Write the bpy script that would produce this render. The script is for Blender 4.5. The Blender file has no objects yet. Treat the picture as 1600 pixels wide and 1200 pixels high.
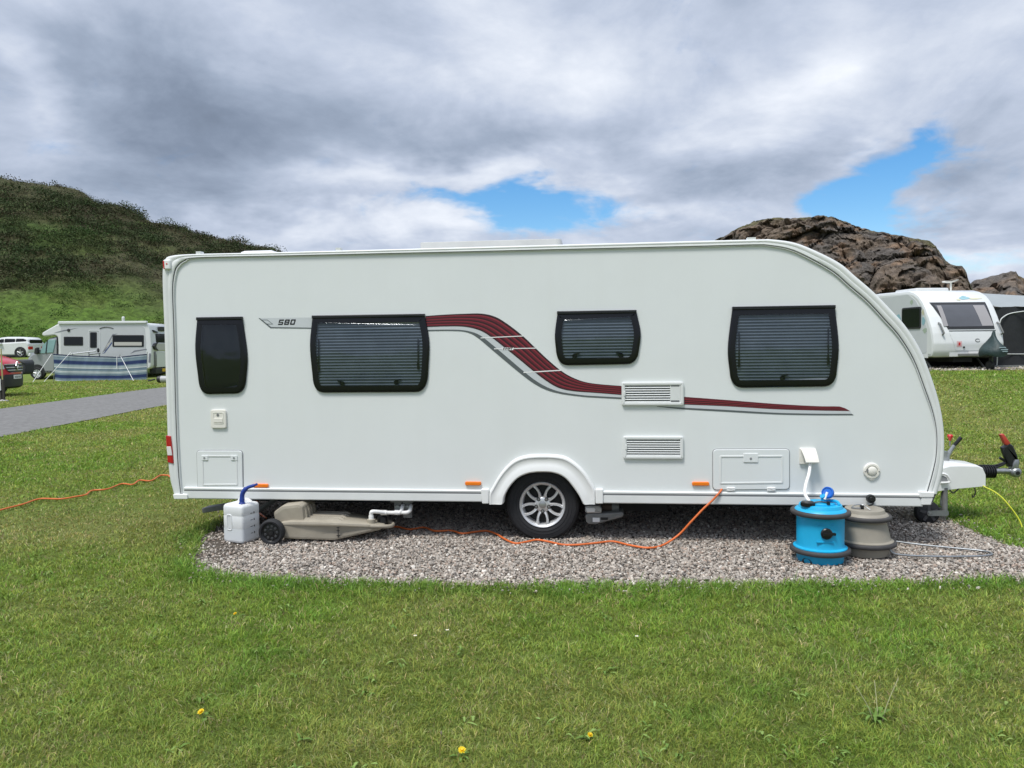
import bpy, bmesh, math, random
import numpy as np
from mathutils import Vector, Matrix, noise as mnoise
random.seed(7); rng = np.random.default_rng(11)
R = math.radians
scn = bpy.context.scene
COL = scn.collection

# ------------------------------------------------------------------ survey: where the photograph was taken from
CAM_D, CAM_H = 6.15, 1.6
YAW, PITCH, ROLL = 6.3, -2.86, -0.66
CAMROT = Matrix.Rotation(R(YAW), 3, 'Z') @ Matrix.Rotation(R(90 + PITCH), 3, 'X') @ Matrix.Rotation(R(ROLL), 3, 'Z')
CAMPOS = Vector((0, -CAM_D, CAM_H))
FWD = Vector((-math.sin(R(YAW)), math.cos(R(YAW)), 0))
def ray(px, py): return CAMROT @ Vector(((px - 800) / 1200, (600 - py) / 1200, -1))
def P(px, py, Y=0.0):
    d = ray(px, py); return CAMPOS + d * ((Y - CAMPOS.y) / d.y)
def G(px, py, Z=0.0):
    d = ray(px, py); return CAMPOS + d * ((Z - CAMPOS.z) / d.z)
def S2(px, py, Y=0.0):
    p = P(px, py, Y); return (p.x, p.z)
def at_depth(px, py, dep):
    d = ray(px, py); return CAMPOS + d * (dep / Vector((d.x, d.y, 0)).dot(FWD))

# ------------------------------------------------------------------ materials
def M(name, col, rough=0.5, metal=0.0, var=None, bump=None, coat=0.0, spec=0.5, col2=None):
    m = bpy.data.materials.new(name); m.use_nodes = True
    nt = m.node_tree; b = nt.nodes['Principled BSDF']
    b.inputs['Base Color'].default_value = (*col, 1)
    b.inputs['Roughness'].default_value = rough; b.inputs['Metallic'].default_value = metal
    b.inputs['Coat Weight'].default_value = coat; b.inputs['Coat Roughness'].default_value = 0.08
    b.inputs['Specular IOR Level'].default_value = spec
    tc = nt.nodes.new('ShaderNodeTexCoord')
    if var:
        n = nt.nodes.new('ShaderNodeTexNoise'); n.inputs['Scale'].default_value = var[0]; n.inputs['Detail'].default_value = 6
        n.inputs['Roughness'].default_value = 0.65
        nt.links.new(tc.outputs['Object'], n.inputs['Vector'])
        r = nt.nodes.new('ShaderNodeValToRGB'); r.color_ramp.elements[0].position = .3; r.color_ramp.elements[1].position = .7
        c2 = col2 or tuple(c * (1 - var[1]) for c in col)
        r.color_ramp.elements[0].color = (*c2, 1); r.color_ramp.elements[1].color = (*col, 1)
        nt.links.new(n.outputs['Fac'], r.inputs['Fac']); nt.links.new(r.outputs['Color'], b.inputs['Base Color'])
    if bump:
        n2 = nt.nodes.new('ShaderNodeTexNoise'); n2.inputs['Scale'].default_value = bump[0]; n2.inputs['Detail'].default_value = 4
        nt.links.new(tc.outputs['Object'], n2.inputs['Vector'])
        bp = nt.nodes.new('ShaderNodeBump'); bp.inputs['Strength'].default_value = bump[1]; bp.inputs['Distance'].default_value = bump[2] if len(bump) > 2 else .01
        nt.links.new(n2.outputs['Fac'], bp.inputs['Height']); nt.links.new(bp.outputs['Normal'], b.inputs['Normal'])
    return m

def glass_mat(name, tint, gloss=(.9, .95, 1), wav=9.0):
    m = bpy.data.materials.new(name); m.use_nodes = True; nt = m.node_tree; nt.nodes.clear()
    o = nt.nodes.new('ShaderNodeOutputMaterial'); mx = nt.nodes.new('ShaderNodeMixShader')
    t = nt.nodes.new('ShaderNodeBsdfTransparent'); t.inputs[0].default_value = (*tint, 1)
    g = nt.nodes.new('ShaderNodeBsdfGlossy'); g.inputs['Color'].default_value = (*gloss, 1); g.inputs['Roughness'].default_value = .11
    lw = nt.nodes.new('ShaderNodeLayerWeight'); lw.inputs['Blend'].default_value = .5
    pw = nt.nodes.new('ShaderNodeMath'); pw.operation = 'POWER'; pw.inputs[1].default_value = 4.0; nt.links.new(lw.outputs['Facing'], pw.inputs[0])
    f = nt.nodes.new('ShaderNodeMath'); f.operation = 'MULTIPLY_ADD'; f.inputs[1].default_value = .9; f.inputs[2].default_value = .045; nt.links.new(pw.outputs[0], f.inputs[0])
    tc = nt.nodes.new('ShaderNodeTexCoord'); n = nt.nodes.new('ShaderNodeTexNoise'); n.inputs['Scale'].default_value = wav; n.inputs['Detail'].default_value = 1
    bp = nt.nodes.new('ShaderNodeBump'); bp.inputs['Strength'].default_value = .14; bp.inputs['Distance'].default_value = .02
    nt.links.new(tc.outputs['Object'], n.inputs['Vector']); nt.links.new(n.outputs['Fac'], bp.inputs['Height'])
    nt.links.new(bp.outputs['Normal'], g.inputs['Normal'])
    nt.links.new(f.outputs[0], mx.inputs[0]); nt.links.new(t.outputs[0], mx.inputs[1]); nt.links.new(g.outputs[0], mx.inputs[2])
    nt.links.new(mx.outputs[0], o.inputs['Surface']); return m

def attr_mat(name, attr, rough=.7, bump=None, transl=0.0):
    m = bpy.data.materials.new(name); m.use_nodes = True; nt = m.node_tree; b = nt.nodes['Principled BSDF']
    a = nt.nodes.new('ShaderNodeAttribute'); a.attribute_name = attr
    nt.links.new(a.outputs['Color'], b.inputs['Base Color']); b.inputs['Roughness'].default_value = rough
    b.inputs['Specular IOR Level'].default_value = .25
    if transl:
        tr = nt.nodes.new('ShaderNodeBsdfTranslucent'); nt.links.new(a.outputs['Color'], tr.inputs['Color'])
        mx = nt.nodes.new('ShaderNodeMixShader'); mx.inputs[0].default_value = transl
        nt.links.new(b.outputs[0], mx.inputs[1]); nt.links.new(tr.outputs[0], mx.inputs[2])
        nt.links.new(mx.outputs[0], nt.nodes['Material Output'].inputs['Surface'])
    return m

MT = dict(
    panel=M('caravan_white_aluminium', (.73, .757, .757), .34, var=(1.3, .04), bump=(1.7, .16, .012), coat=.3),
    plastic=M('white_moulding', (.80, .81, .80), .28, var=(3, .05), coat=.2),
    trim=M('white_rail', (.72, .74, .73), .35, var=(5, .08)),
    seal=M('grey_seal', (.24, .25, .26), .6),
    dark=M('black_plastic', (.012, .013, .015), .35, var=(12, .3)),
    frame=M('black_acrylic_border', (.004, .0045, .007), .16, spec=.4),
    blind=M('dark_pleated_blind', (.32, .345, .36), .7, var=(7, .25)),
    insidedark=M('dark_window_inside', (.035, .042, .046), .6, var=(6, .3)),
    rubber=M('tyre_rubber', (.016, .017, .020), .75, var=(25, .3), bump=(90, .2, .004)),
    alloy=M('alloy', (.72, .73, .74), .40, .6, var=(9, .18)),
    alloydark=M('wheel_dark_inside', (.01, .01, .01), .6),
    steel=M('galvanised_steel', (.42, .44, .45), .42, .85, var=(18, .35), bump=(60, .15, .003)),
    greymetal=M('grey_painted_metal', (.22, .225, .22), .5, .1, var=(14, .3)),
    chassis=M('chassis_dark', (.03, .03, .03), .7, var=(6, .4)),
    rust=M('rusty_metal', (.09, .06, .045), .8, .1, var=(20, .5)),
    amber=M('amber_lens', (.85, .20, .012), .25, coat=.6, bump=(160, .3, .003)),
    red=M('red_lens', (.45, .012, .018), .2, coat=.5),
    redlite=M('red_plastic', (.55, .02, .02), .35),
    orange=M('orange_rubber', (.72, .16, .035), .5, var=(4, .2)),
    redband=M('dark_red_vinyl', (.115, .010, .020), .35),
    darkband=M('maroon_black_vinyl', (.028, .007, .010), .35),
    brightband=M('bright_red_vinyl', (.24, .022, .035), .35),
    silver=M('silver_vinyl', (.55, .58, .60), .4),
    greyline=M('dark_grey_vinyl', (.10, .115, .12), .4),
    whiteline=M('white_vinyl', (.82, .82, .82), .4),
    ink=M('black_ink', (.015, .015, .018), .5),
    cream=M('cream_plastic', (.78, .76, .69), .4, var=(6, .06)),
    vent=M('vent_dark_gap', (.16, .17, .175), .7),
    blue=M('blue_barrel_plastic', (.008, .40, .70), .42, var=(5, .14), bump=(45, .12, .004)),
    bluecap=M('blue_tap', (.01, .13, .55), .35),
    bluespout=M('dark_blue_spout', (.02, .05, .28), .4),
    beige=M('beige_tank_plastic', (.37, .335, .265), .5, var=(7, .16), bump=(55, .15, .004), col2=(.29, .26, .205)),
    beigebar=M('beige_barrel_plastic', (.30, .275, .225), .5, var=(6, .16), bump=(55, .15, .004)),
    tyregrey=M('rolling_tyre', (.055, .053, .054), .7, var=(15, .3)),
    pipe=M('white_pipe', (.80, .80, .78), .35),
    yellow=M('yellow_cable', (.62, .66, .05), .45),
)
# faint rain streaks down the side sheet
_nt = MT['panel'].node_tree; _b = _nt.nodes['Principled BSDF']; _src = _b.inputs['Base Color'].links[0].from_socket
_tc = _nt.nodes.new('ShaderNodeTexCoord'); _mp = _nt.nodes.new('ShaderNodeMapping'); _mp.inputs['Scale'].default_value = (7, 1, .5); _nt.links.new(_tc.outputs['Object'], _mp.inputs['Vector'])
_n = _nt.nodes.new('ShaderNodeTexNoise'); _n.inputs['Scale'].default_value = 1.6; _n.inputs['Detail'].default_value = 5; _nt.links.new(_mp.outputs[0], _n.inputs['Vector'])
_r = _nt.nodes.new('ShaderNodeValToRGB'); _r.color_ramp.elements[0].position = .34; _r.color_ramp.elements[0].color = (.994, .993, .991, 1); _r.color_ramp.elements[1].position = .56; _r.color_ramp.elements[1].color = (1, 1, 1, 1); _nt.links.new(_n.outputs['Fac'], _r.inputs['Fac'])
_m = _nt.nodes.new('ShaderNodeMix'); _m.data_type = 'RGBA'; _m.blend_type = 'MULTIPLY'; _m.inputs[0].default_value = 1; _nt.links.new(_src, _m.inputs[6]); _nt.links.new(_r.outputs[0], _m.inputs[7]); _nt.links.new(_m.outputs[2], _b.inputs['Base Color'])
# translucent jerry can
mcan = M('milky_plastic', (.73, .745, .75), .35, var=(8, .06)); MT['can'] = mcan
mcan.node_tree.nodes['Principled BSDF'].inputs['Subsurface Weight'].default_value = .35
mcan.node_tree.nodes['Principled BSDF'].inputs['Subsurface Radius'].default_value = (.05, .05, .05)
MT['pane'] = glass_mat('smoked_acrylic', (.50, .55, .60))
MT['panedark'] = glass_mat('dark_smoked_acrylic', (.35, .38, .40))

# ------------------------------------------------------------------ mesh builder
def area2(p): return sum(p[i][0] * p[(i + 1) % len(p)][1] - p[(i + 1) % len(p)][0] * p[i][1] for i in range(len(p))) / 2
def ccw(p): return list(p) if area2(p) > 0 else list(p)[::-1]
def inset(p, d):
    n = len(p); out = []
    for i in range(n):
        a, b, c = Vector(p[i - 1]), Vector(p[i]), Vector(p[(i + 1) % n])
        e1 = (b - a); e2 = (c - b)
        if e1.length < 1e-7 or e2.length < 1e-7: out.append(tuple(b)); continue
        e1.normalize(); e2.normalize()
        n1 = Vector((-e1.y, e1.x)); n2 = Vector((-e2.y, e2.x)); m = n1 + n2
        if m.length < 1e-6: m = n1.copy()
        m.normalize(); k = d / max(.45, m.dot(n1)); out.append(tuple(b + m * k))
    return out
def rpoly(pts, rad, seg=6):
    n = len(pts); out = []
    if not hasattr(rad, '__len__'): rad = [rad] * n
    for i in range(n):
        a, b, c = Vector(pts[i - 1]), Vector(pts[i]), Vector(pts[(i + 1) % n])
        u = a - b; v = c - b; lu, lv = u.length, v.length; u.normalize(); v.normalize()
        ang = u.angle(v); r = rad[i]
        if r < 1e-5 or abs(math.pi - ang) < .01: out.append(tuple(b)); continue
        t = min(r / math.tan(ang / 2), lu * .49, lv * .49)
        p0 = b + u * t; p1 = b + v * t
        for k in range(seg + 1):
            s = k / seg; out.append(tuple(p0 * (1 - s) ** 2 + b * 2 * s * (1 - s) + p1 * s * s))
    return out
def rect(x0, z0, x1, z1, r=0.0, seg=5):
    p = [(x0, z0), (x1, z0), (x1, z1), (x0, z1)]; return rpoly(p, r, seg) if r else p
def catmull(pts, per=8):
    pts = [Vector(p) for p in pts]; q = [pts[0] * 2 - pts[1]] + pts + [pts[-1] * 2 - pts[-2]]; out = []
    for i in range(1, len(q) - 2):
        for k in range(per):
            t = k / per; a, b, c, d = q[i - 1:i + 3]
            out.append(.5 * ((2 * b) + (c - a) * t + (2 * a - 5 * b + 4 * c - d) * t * t + (3 * b - a - 3 * c + d) * t ** 3))
    out.append(pts[-1]); return out
SIDE = lambda u, v, w: (u, -w, v)           # a plane facing -y: u along x, v up, w out towards the viewer

class MB:
    def __init__(s): s.v = []; s.f = []; s.mi = []; s.cur = 0
    def add(s, vs, fs):
        o = len(s.v); s.v += [tuple(x) for x in vs]; s.f += [tuple(i + o for i in f) for f in fs]; s.mi += [s.cur] * len(fs); return s
    def box(s, x0, x1, y0, y1, z0, z1, mat=None):
        v = [Vector((x, y, z)) for x in (x0, x1) for y in (y0, y1) for z in (z0, z1)]
        if mat: v = [mat @ p for p in v]
        return s.add(v, [(0, 1, 3, 2), (4, 6, 7, 5), (0, 4, 5, 1), (2, 3, 7, 6), (0, 2, 6, 4), (1, 5, 7, 3)])
    def rings(s, rings, cap0=True, cap1=True, closed=True):
        n = len(rings[0]); fs = []; vs = [p for r in rings for p in r]
        for k in range(len(rings) - 1):
            for i in range(n if closed else n - 1):
                j = (i + 1) % n; fs.append((k * n + i, k * n + j, (k + 1) * n + j, (k + 1) * n + i))
        if cap0: fs.append(tuple(range(n))[::-1])
        if cap1: fs.append(tuple(range((len(rings) - 1) * n, len(rings) * n)))
        return s.add(vs, fs)
    def prism(s, out, w0, w1, bev=0.0, fn=SIDE, both=False):
        out = ccw(out); rr = []
        if both and bev: rr += [(bev, w0), (bev * .3, w0 + (w1 - w0) / abs(w1 - w0) * bev * .3)]
        rr.append((0, w0 + (math.copysign(bev, w1 - w0) if both and bev else 0)))
        if bev:
            sg = math.copysign(1, w1 - w0); rr += [(0, w1 - sg * bev), (bev * .3, w1 - sg * bev * .3), (bev, w1)]
        else: rr.append((0, w1))
        return s.rings([[fn(u, v, w) for u, v in (inset(out, d) if d else out)] for d, w in rr])
    def ring_between(s, outer, inner, prof, fn=SIDE):
        # outer/inner: matching polylines; prof = [(t, w)]
        rr = [[fn(o[0] + (i[0] - o[0]) * t, o[1] + (i[1] - o[1]) * t, w) for o, i in zip(outer, inner)] for t, w in prof]
        return s.rings(rr, False, False, closed=False)
    def frame(s, out, width, w0, w1, bev=.004, fn=SIDE):
        out = ccw(out); b = bev
        rr = [(0, w0), (0, w1 - b), (b * .3, w1 - b * .3), (b, w1), (width - b, w1), (width - b * .3, w1 - b * .3), (width, w1 - b), (width, w0)]
        return s.rings([[fn(u, v, w) for u, v in (inset(out, d) if d else out)] for d, w in rr], False, False)
    def dome(s, out, w0, h, k=5, fn=SIDE):
        out = ccw(out); cx = sum(p[0] for p in out) / len(out); cz = sum(p[1] for p in out) / len(out)
        rr = []
        for i in range(k):
            t = 1 - i / k; rr.append([fn(cx + (u - cx) * t, cz + (v - cz) * t, w0 + h * (1 - t ** 3)) for u, v in out])
        return s.rings(rr, False, True)
    def tube(s, path, r, n=8, caps=True, closed=False):
        path = [Vector(p) for p in path]; rr = []; m = len(path)
        rad = r if hasattr(r, '__len__') else [r] * m
        t = (path[1] - path[0]).normalized(); up = Vector((0, 0, 1)) if abs(t.z) < .9 else Vector((1, 0, 0))
        x = t.cross(up).normalized()
        for i in range(m):
            a = path[(i - 1) % m] if closed else path[max(0, i - 1)]; b = path[(i + 1) % m] if closed else path[min(m - 1, i + 1)]
            t = (b - a)
            if t.length < 1e-9: t = Vector((0, 0, 1))
            t.normalize(); x = (x - t * x.dot(t)).normalized(); y = t.cross(x)
            rr.append([path[i] + (x * math.cos(2 * math.pi * k / n) + y * math.sin(2 * math.pi * k / n)) * rad[i] for k in range(n)])
        if closed: return s.rings(rr + [rr[0]], False, False)
        return s.rings(rr, caps, caps)
    def lathe(s, prof, c, n=32, axis='z', caps=True):
        c = Vector(c); rr = []
        for r, h in prof:
            ring = []
            for k in range(n):
                a = 2 * math.pi * k / n; u, v = r * math.cos(a), r * math.sin(a)
                ring.append(c + (Vector((u, v, h)) if axis == 'z' else Vector((u, h, v)) if axis == 'y' else Vector((h, u, v))))
            rr.append(ring)
        return s.rings(rr, caps, caps)
    def xf(s, mat): s.v = [tuple(mat @ Vector(p)) for p in s.v]; return s

ROOT = {}
def obj(name, mb, mat, parent=None, angle=35, fix=True, loc=None):
    me = bpy.data.meshes.new(name); off = Vector((0, 0, 0))
    root = parent
    while root is not None and root.parent is not None: root = root.parent
    if root is not None: off = ROOT.get(root, Vector((0, 0, 0)))
    if loc is not None: off = Vector(loc)
    me.from_pydata([(p[0] - off.x, p[1] - off.y, p[2] - off.z) for p in mb.v], [], mb.f)
    mats = mat if isinstance(mat, (list, tuple)) else [mat]
    for m in mats: me.materials.append(m)
    if len(mats) > 1: me.polygons.foreach_set('material_index', mb.mi)
    if fix:
        bm = bmesh.new(); bm.from_mesh(me); bmesh.ops.recalc_face_normals(bm, faces=bm.faces); bm.to_mesh(me); bm.free()
    me.polygons.foreach_set('use_smooth', [True] * len(me.polygons)); me.set_sharp_from_angle(angle=R(angle))
    for pl in me.polygons:
        if pl.loop_total > 7:
            for li in pl.loop_indices: me.edges[me.loops[li].edge_index].use_edge_sharp = True
    o = bpy.data.objects.new(name, me); COL.objects.link(o)
    if parent is not None: o.parent = parent
    elif loc is not None: o.location = off; ROOT[o] = off
    return o
def tag(o, label=None, cat=None, group=None, kind=None):
    for k, v in (('label', label), ('category', cat), ('group', group), ('kind', kind)):
        if v: o[k] = v
    return o
def thing(name, label, cat, loc=(0, 0, 0), yaw=0.0, group=None, local=False):
    o = bpy.data.objects.new(name, None); COL.objects.link(o); o.empty_display_size = .2
    o.location = loc; o.rotation_euler = (0, 0, R(yaw)); tag(o, label, cat, group)
    ROOT[o] = Vector((0, 0, 0)) if local else Vector(loc); return o
def copy_thing(o, loc, yaw, label):
    c = o.copy(); COL.objects.link(c); c.location = loc; c.rotation_euler = (0, 0, R(yaw)); c['label'] = label
    for ch in list(o.children):
        d = ch.copy(); COL.objects.link(d); d.parent = c
        for g in list(ch.children):
            e = g.copy(); COL.objects.link(e); e.parent = d
    return c
def text(name, s, size, mat, parent, xf, shear=0.0, bold=0.0, sx=1.0):
    cu = bpy.data.curves.new(name, 'FONT'); cu.body = s; cu.size = size; cu.shear = shear; cu.offset = bold; cu.align_x = 'CENTER'; cu.align_y = 'CENTER'; cu.extrude = .0004
    to = bpy.data.objects.new(name + '_tmp', cu); me0 = to.to_mesh(); mb = MB()
    off = Vector((0, 0, 0)); root = parent
    mb.add([xf @ Vector((v.co.x * sx, v.co.y, v.co.z)) for v in me0.vertices], [tuple(p.vertices) for p in me0.polygons])
    to.to_mesh_clear(); bpy.data.objects.remove(to); bpy.data.curves.remove(cu)
    return obj(name, mb, mat, parent, fix=False)
def side_xf(x, z, w=0.0, tilt=0.0):
    return Matrix.Translation((x, -w, z)) @ Matrix.Rotation(tilt, 4, 'Y') @ Matrix.Rotation(R(90), 4, 'X')

# ------------------------------------------------------------------ ground shape
def sst(a, b, x): t = np.clip((np.asarray(x, float) - a) / (b - a), 0, 1); return t * t * (3 - 2 * t)
def hz(x, y):
    return .72 * sst(7, 17, y) * sst(2.0, 6.5, x) + 1.25 * sst(34, 42, y) * (1 - sst(-6, 4, x)) + .5 * sst(20, 45, y) * sst(2, 8, x)
def vnoise(x, y, seed=0):
    xi = np.floor(x).astype(np.int64); yi = np.floor(y).astype(np.int64); fx = x - xi; fy = y - yi
    fx = fx * fx * (3 - 2 * fx); fy = fy * fy * (3 - 2 * fy)
    def h(a, b):
        n = (a * 374761393 + b * 668265263 + seed * 974634777) & 0x7fffffff; n = (n ^ (n >> 13)) * 1274126177 & 0x7fffffff
        return ((n ^ (n >> 16)) & 0xffff) / 65535.0
    return (h(xi, yi) * (1 - fx) + h(xi + 1, yi) * fx) * (1 - fy) + (h(xi, yi + 1) * (1 - fx) + h(xi + 1, yi + 1) * fx) * fy
def fbm(x, y, seed=0, o=4):
    s = 0; a = .5
    for i in range(o): s = s + a * vnoise(x * 2 ** i, y * 2 ** i, seed + i); a *= .5
    return s / (1 - .5 ** o)

PAD = [(3.15, 2.9), (3.14, 1.4), (3.13, .75), (3.17, .35), (3.22, .05), (3.42, -.3), (3.55, -.68), (3.3, -.82), (2.83, -.84), (2.4, -.90), (1.55, -1.00), (.9, -1.075), (.28, -1.13), (-.57, -1.195), (-1.44, -1.22),
       (-2.12, -1.215), (-2.48, -1.16), (-2.83, -1.02), (-3.06, -.77), (-3.24, -.35), (-3.35, -.05), (-3.44, .4), (-3.55, 1.0), (-3.65, 1.8), (-3.6, 2.9)]
_pa = np.array(PAD)
def in_poly(x, y, poly):
    poly = np.asarray(poly); inside = np.zeros(x.shape, bool); n = len(poly); j = n - 1
    for i in range(n):
        xi, yi = poly[i]; xj, yj = poly[j]
        c = ((yi > y) != (yj > y)) & (x < (xj - xi) * (y - yi) / (yj - yi + 1e-12) + xi); inside ^= c; j = i
    return inside
def poly_dist(x, y, poly, closed=True):
    poly = np.asarray(poly); d = np.full(x.shape, 1e9); n = len(poly)
    for i in range(n if closed else n - 1):
        a = poly[i]; b = poly[(i + 1) % n]; ab = b - a; t = np.clip(((x - a[0]) * ab[0] + (y - a[1]) * ab[1]) / (ab @ ab), 0, 1)
        d = np.minimum(d, np.hypot(x - a[0] - t * ab[0], y - a[1] - t * ab[1]))
    return d
ROAD_N = [(-8.0, -6.0), (-9.6, 0), (-11.0, 6.9), (-11.6, 10.5), (-12.2, 14.3), (-12.0, 19), (-10.0, 24.5), (-4.0, 29), (4, 30)]     # near edge
ROAD_F = [(-13.6, -6.0), (-14.9, 4), (-16.4, 13.3), (-17.2, 18), (-18.1, 24.2), (-16.8, 29), (-13.0, 32.5), (-5.0, 34.2), (4, 34.4)]  # far edge
ROADP = ROAD_N + ROAD_F[::-1]

# ================================================================== THE CARAVAN
CAR = thing('caravan', 'large white touring caravan with dark red swoosh stripe parked on the gravel pitch', 'caravan', (-.45, 1.1, 0))
OUT_IN = [((273, 776), (285, 770)), ((264, 735), (282, 735)), ((261, 650), (278, 650)), ((257, 520), (275, 520)), ((254, 440), (273, 455)), ((255, 414), (276, 428)), ((258, 405), (281, 417)), ((266, 400), (291, 409)),
          ((300, 397), (312, 403.5)), ((430, 394), (430, 401)), ((660, 388), (660, 396)), ((880, 382), (880, 391)), ((1100, 376), (1100, 386)), ((1185, 374), (1178, 384)),
          ((1206, 374), (1200, 385)), ((1241, 379), (1232, 391)), ((1275, 392), (1265, 406)), ((1312, 411), (1301, 427)), ((1337, 432), (1325, 448)), ((1366, 457), (1353, 472)),
          ((1395, 487), (1381, 502)), ((1417, 512), (1403, 527)), ((1440, 550), (1425, 563)), ((1459, 600), (1443, 610)), ((1470, 640), (1455, 645)), ((1475, 677), (1461, 677)), ((1475, 713), (1460, 712)),
          ((1472, 742), (1454, 740)), ((1464, 772), (1446, 768))]
OUTER = catmull([Vector((*S2(*a), 0)) for a, b in OUT_IN], 5); INNER = catmull([Vector((*S2(*b), 0)) for a, b in OUT_IN], 5)
OUTER = [(p.x, p.y) for p in OUTER]; INNER = [(p.x, p.y) for p in INNER]
ZB = .345; W = 2.24
# outer shell (roof, nose, rear) with a rounded far side
shell = [(OUTER[0][0] + .02, ZB)] + OUTER + [(OUTER[-1][0] - .03, ZB)]
mb = MB(); sh = ccw(shell)
_n = len(shell); sh = shell
mb.rings([[(u, y, v) for u, v in sh] for y in (.012, W - .03)], False, False, closed=False)
mb.rings([[(u, y, v) for u, v in (inset(ccw(sh), d) if d else ccw(sh))] for d, y in ((0, W - .03), (.01, W - .01), (.04, W))], False, True)
obj('body', mb, MT['plastic'], CAR, 30)
# near side sheet with the wheel opening
ARCH_IN = [(787, 787), (789, 775), (797, 760), (809, 747), (823, 740), (836, 737.5), (848, 737), (861, 737.5), (874, 741), (885, 748), (896, 761), (906, 776), (911, 787)]
arch_in = [(p.x, p.y) for p in catmull([Vector((*S2(*a), 0)) for a in ARCH_IN], 3)]
mid = [(o[0] + (i[0] - o[0]) * .8, o[1] + (i[1] - o[1]) * .8) for o, i in zip(OUTER, INNER)]
zr = S2(700, 770)[1]
panel = [(mid[0][0], ZB)] + mid + [(mid[-1][0], ZB), (arch_in[-1][0], ZB)] + [p for p in arch_in[::-1] if p[1] > ZB] + [(arch_in[0][0], ZB)]
mb = MB(); mb.add([(u, 0, v) for u, v in panel], [tuple(range(len(panel)))]); obj('side_panel', mb, MT['panel'], CAR)
# awning rail + corner moulding
mb = MB(); mb.ring_between(OUTER, INNER, [(0, -.012), (.02, .002), (.10, .012), (.25, .016), (.42, .015), (.50, .011), (.53, .011), (.57, .017), (.80, .019), (.86, .014)])
mb.ring_between(OUTER, INNER, [(.93, .004), (.95, .014), (.985, .015), (1.02, .012), (1.03, -.002)])
obj('awning_rail', mb, MT['trim'], CAR, 50)
mb = MB(); mb.ring_between(OUTER, INNER, [(.85, .015), (.855, .003), (.94, .003), (.945, .012)]); obj('rail_seal', mb, MT['seal'], CAR, 50)
# skirt
xl, xr = S2(290, 775)[0], S2(1440, 775)[0]; xa, xb = S2(753, 775)[0], S2(942, 775)[0]
mb = MB()
for a, b in ((xl, xa), (xb, xr)):
    mb.rings([[(x, -w, z) for w, z in ((-.01, ZB - .015), (.018, ZB - .012), (.022, ZB - .005), (.022, ZB + .05), (.014, ZB + .056), (.010, ZB + .062), (.024, ZB + .066), (.026, ZB + .078), (.016, ZB + .084), (-.01, ZB + .086))] for x in (a, b)])
obj('skirt', mb, MT['trim'], CAR, 25)
mb = MB()
for a, b in ((xl, xa), (xb, xr)): mb.box(a, b, -.0205, .0, ZB + .0505, ZB + .0645)
obj('skirt_seal', mb, MT['seal'], CAR)
# end cappings of the skirt
mb = MB()
mb.prism(rpoly([S2(273, 771), S2(296, 771), S2(296, 779), S2(275, 779)], .01), -.01, .034, .006)
obj('skirt_end_cap', mb, MT['plastic'], CAR); mb = MB()
mb.prism(rpoly([S2(1434, 767), S2(1458, 768), S2(1456, 776), S2(1434, 776)], .008), -.01, .036, .006)
obj('skirt_end_cap', mb, MT['plastic'], CAR); mb = MB()
mb.prism(rpoly([S2(1437, 776), S2(1456, 776), S2(1452, 788), S2(1437, 788)], .008), -.01, .030, .006)
obj('skirt_end_cap', mb, MT['plastic'], CAR)
# rear moulding behind the rail: bumper bulge, seen edge-on
mb = MB()
prof = [S2(259, 590), S2(261, 590), S2(265, 640), S2(266, 735), S2(272, 770), S2(268, 770), S2(262, 730), S2(262, 665), S2(259, 640)]
mb.rings([[(u, y, v) for u, v in prof] for y in (.05, W - .05)]); obj('rear_bumper', mb, MT['plastic'], CAR)
mb = MB(); mb.rings([[(u, y, v) for u, v in [S2(257.0, 585), S2(260, 580), S2(262, 600), S2(262, 625), S2(260, 632), S2(257.6, 615)]] for y in (.10, W - .10)]); obj('rear_window', mb, MT['frame'], CAR)
# tail light wrapping the corner
tl = obj('tail_light', MB().prism(rpoly([S2(261, 680), S2(269, 681), S2(273, 724), S2(264, 722)], .006), .0, .024, .006), MT['red'], CAR)
obj('reversing_lens', MB().prism(rpoly([S2(262.5, 697), S2(269.5, 697), S2(271.5, 711), S2(264, 711)], .004), .01, .027, .004), M('clear_lens', (.75, .72, .72), .2, coat=.5), tl)
ml = obj('marker_light', MB().prism(rpoly([S2(257.5, 406), S2(269, 406), S2(270, 422), S2(258.5, 422)], .02), .0, .038, .012), MT['plastic'], CAR)
obj('red_lens', MB().prism(rpoly([S2(258, 408), S2(260.6, 408), S2(261.4, 421), S2(259, 421)], .01), .02, .041, .006), MT['redlite'], ml)
obj('lens_dot', MB().lathe([(.001, -.042), (.006, -.041), (.007, -.03)], (P(264.5, 413).x, 0, P(264.5, 413).z), 12, 'y'), MT['redlite'], ml)
# roof furniture
rz = 2.39
def roofbox(name, px0, px1, py, y0, y1, mat, bev=.03):
    a, b = P(px0, py, y0), P(px1, py, y0)
    mb = MB(); mb.prism(rect(a.x, y0, b.x, y1, .05), rz - .03, max(a.z, b.z), bev, fn=lambda u, v, w: (u, v, w)); return obj(name, mb, mat, CAR)
roofbox('roof_vent', 655, 877, 378.5, .25, 1.2, M('roof_box_shaded_grey', (.50, .51, .50), .5, var=(4, .15)), .006)  # grey in the colour stands for a side turned from the sun
roofbox('rooflight', 372, 428, 391.5, .6, 1.05, MT['plastic'], .04)
for px, w in ((311, 8), (529, 8), (1174, 12)):
    a = P(px, 374 if px > 1000 else 396 - (px - 300) * .026, .01); obj('rail_joint', MB().box(a.x - w * .0026, a.x + w * .0026, -.004, .05, a.z - .01, a.z + .014), MT['trim'], CAR)
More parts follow.
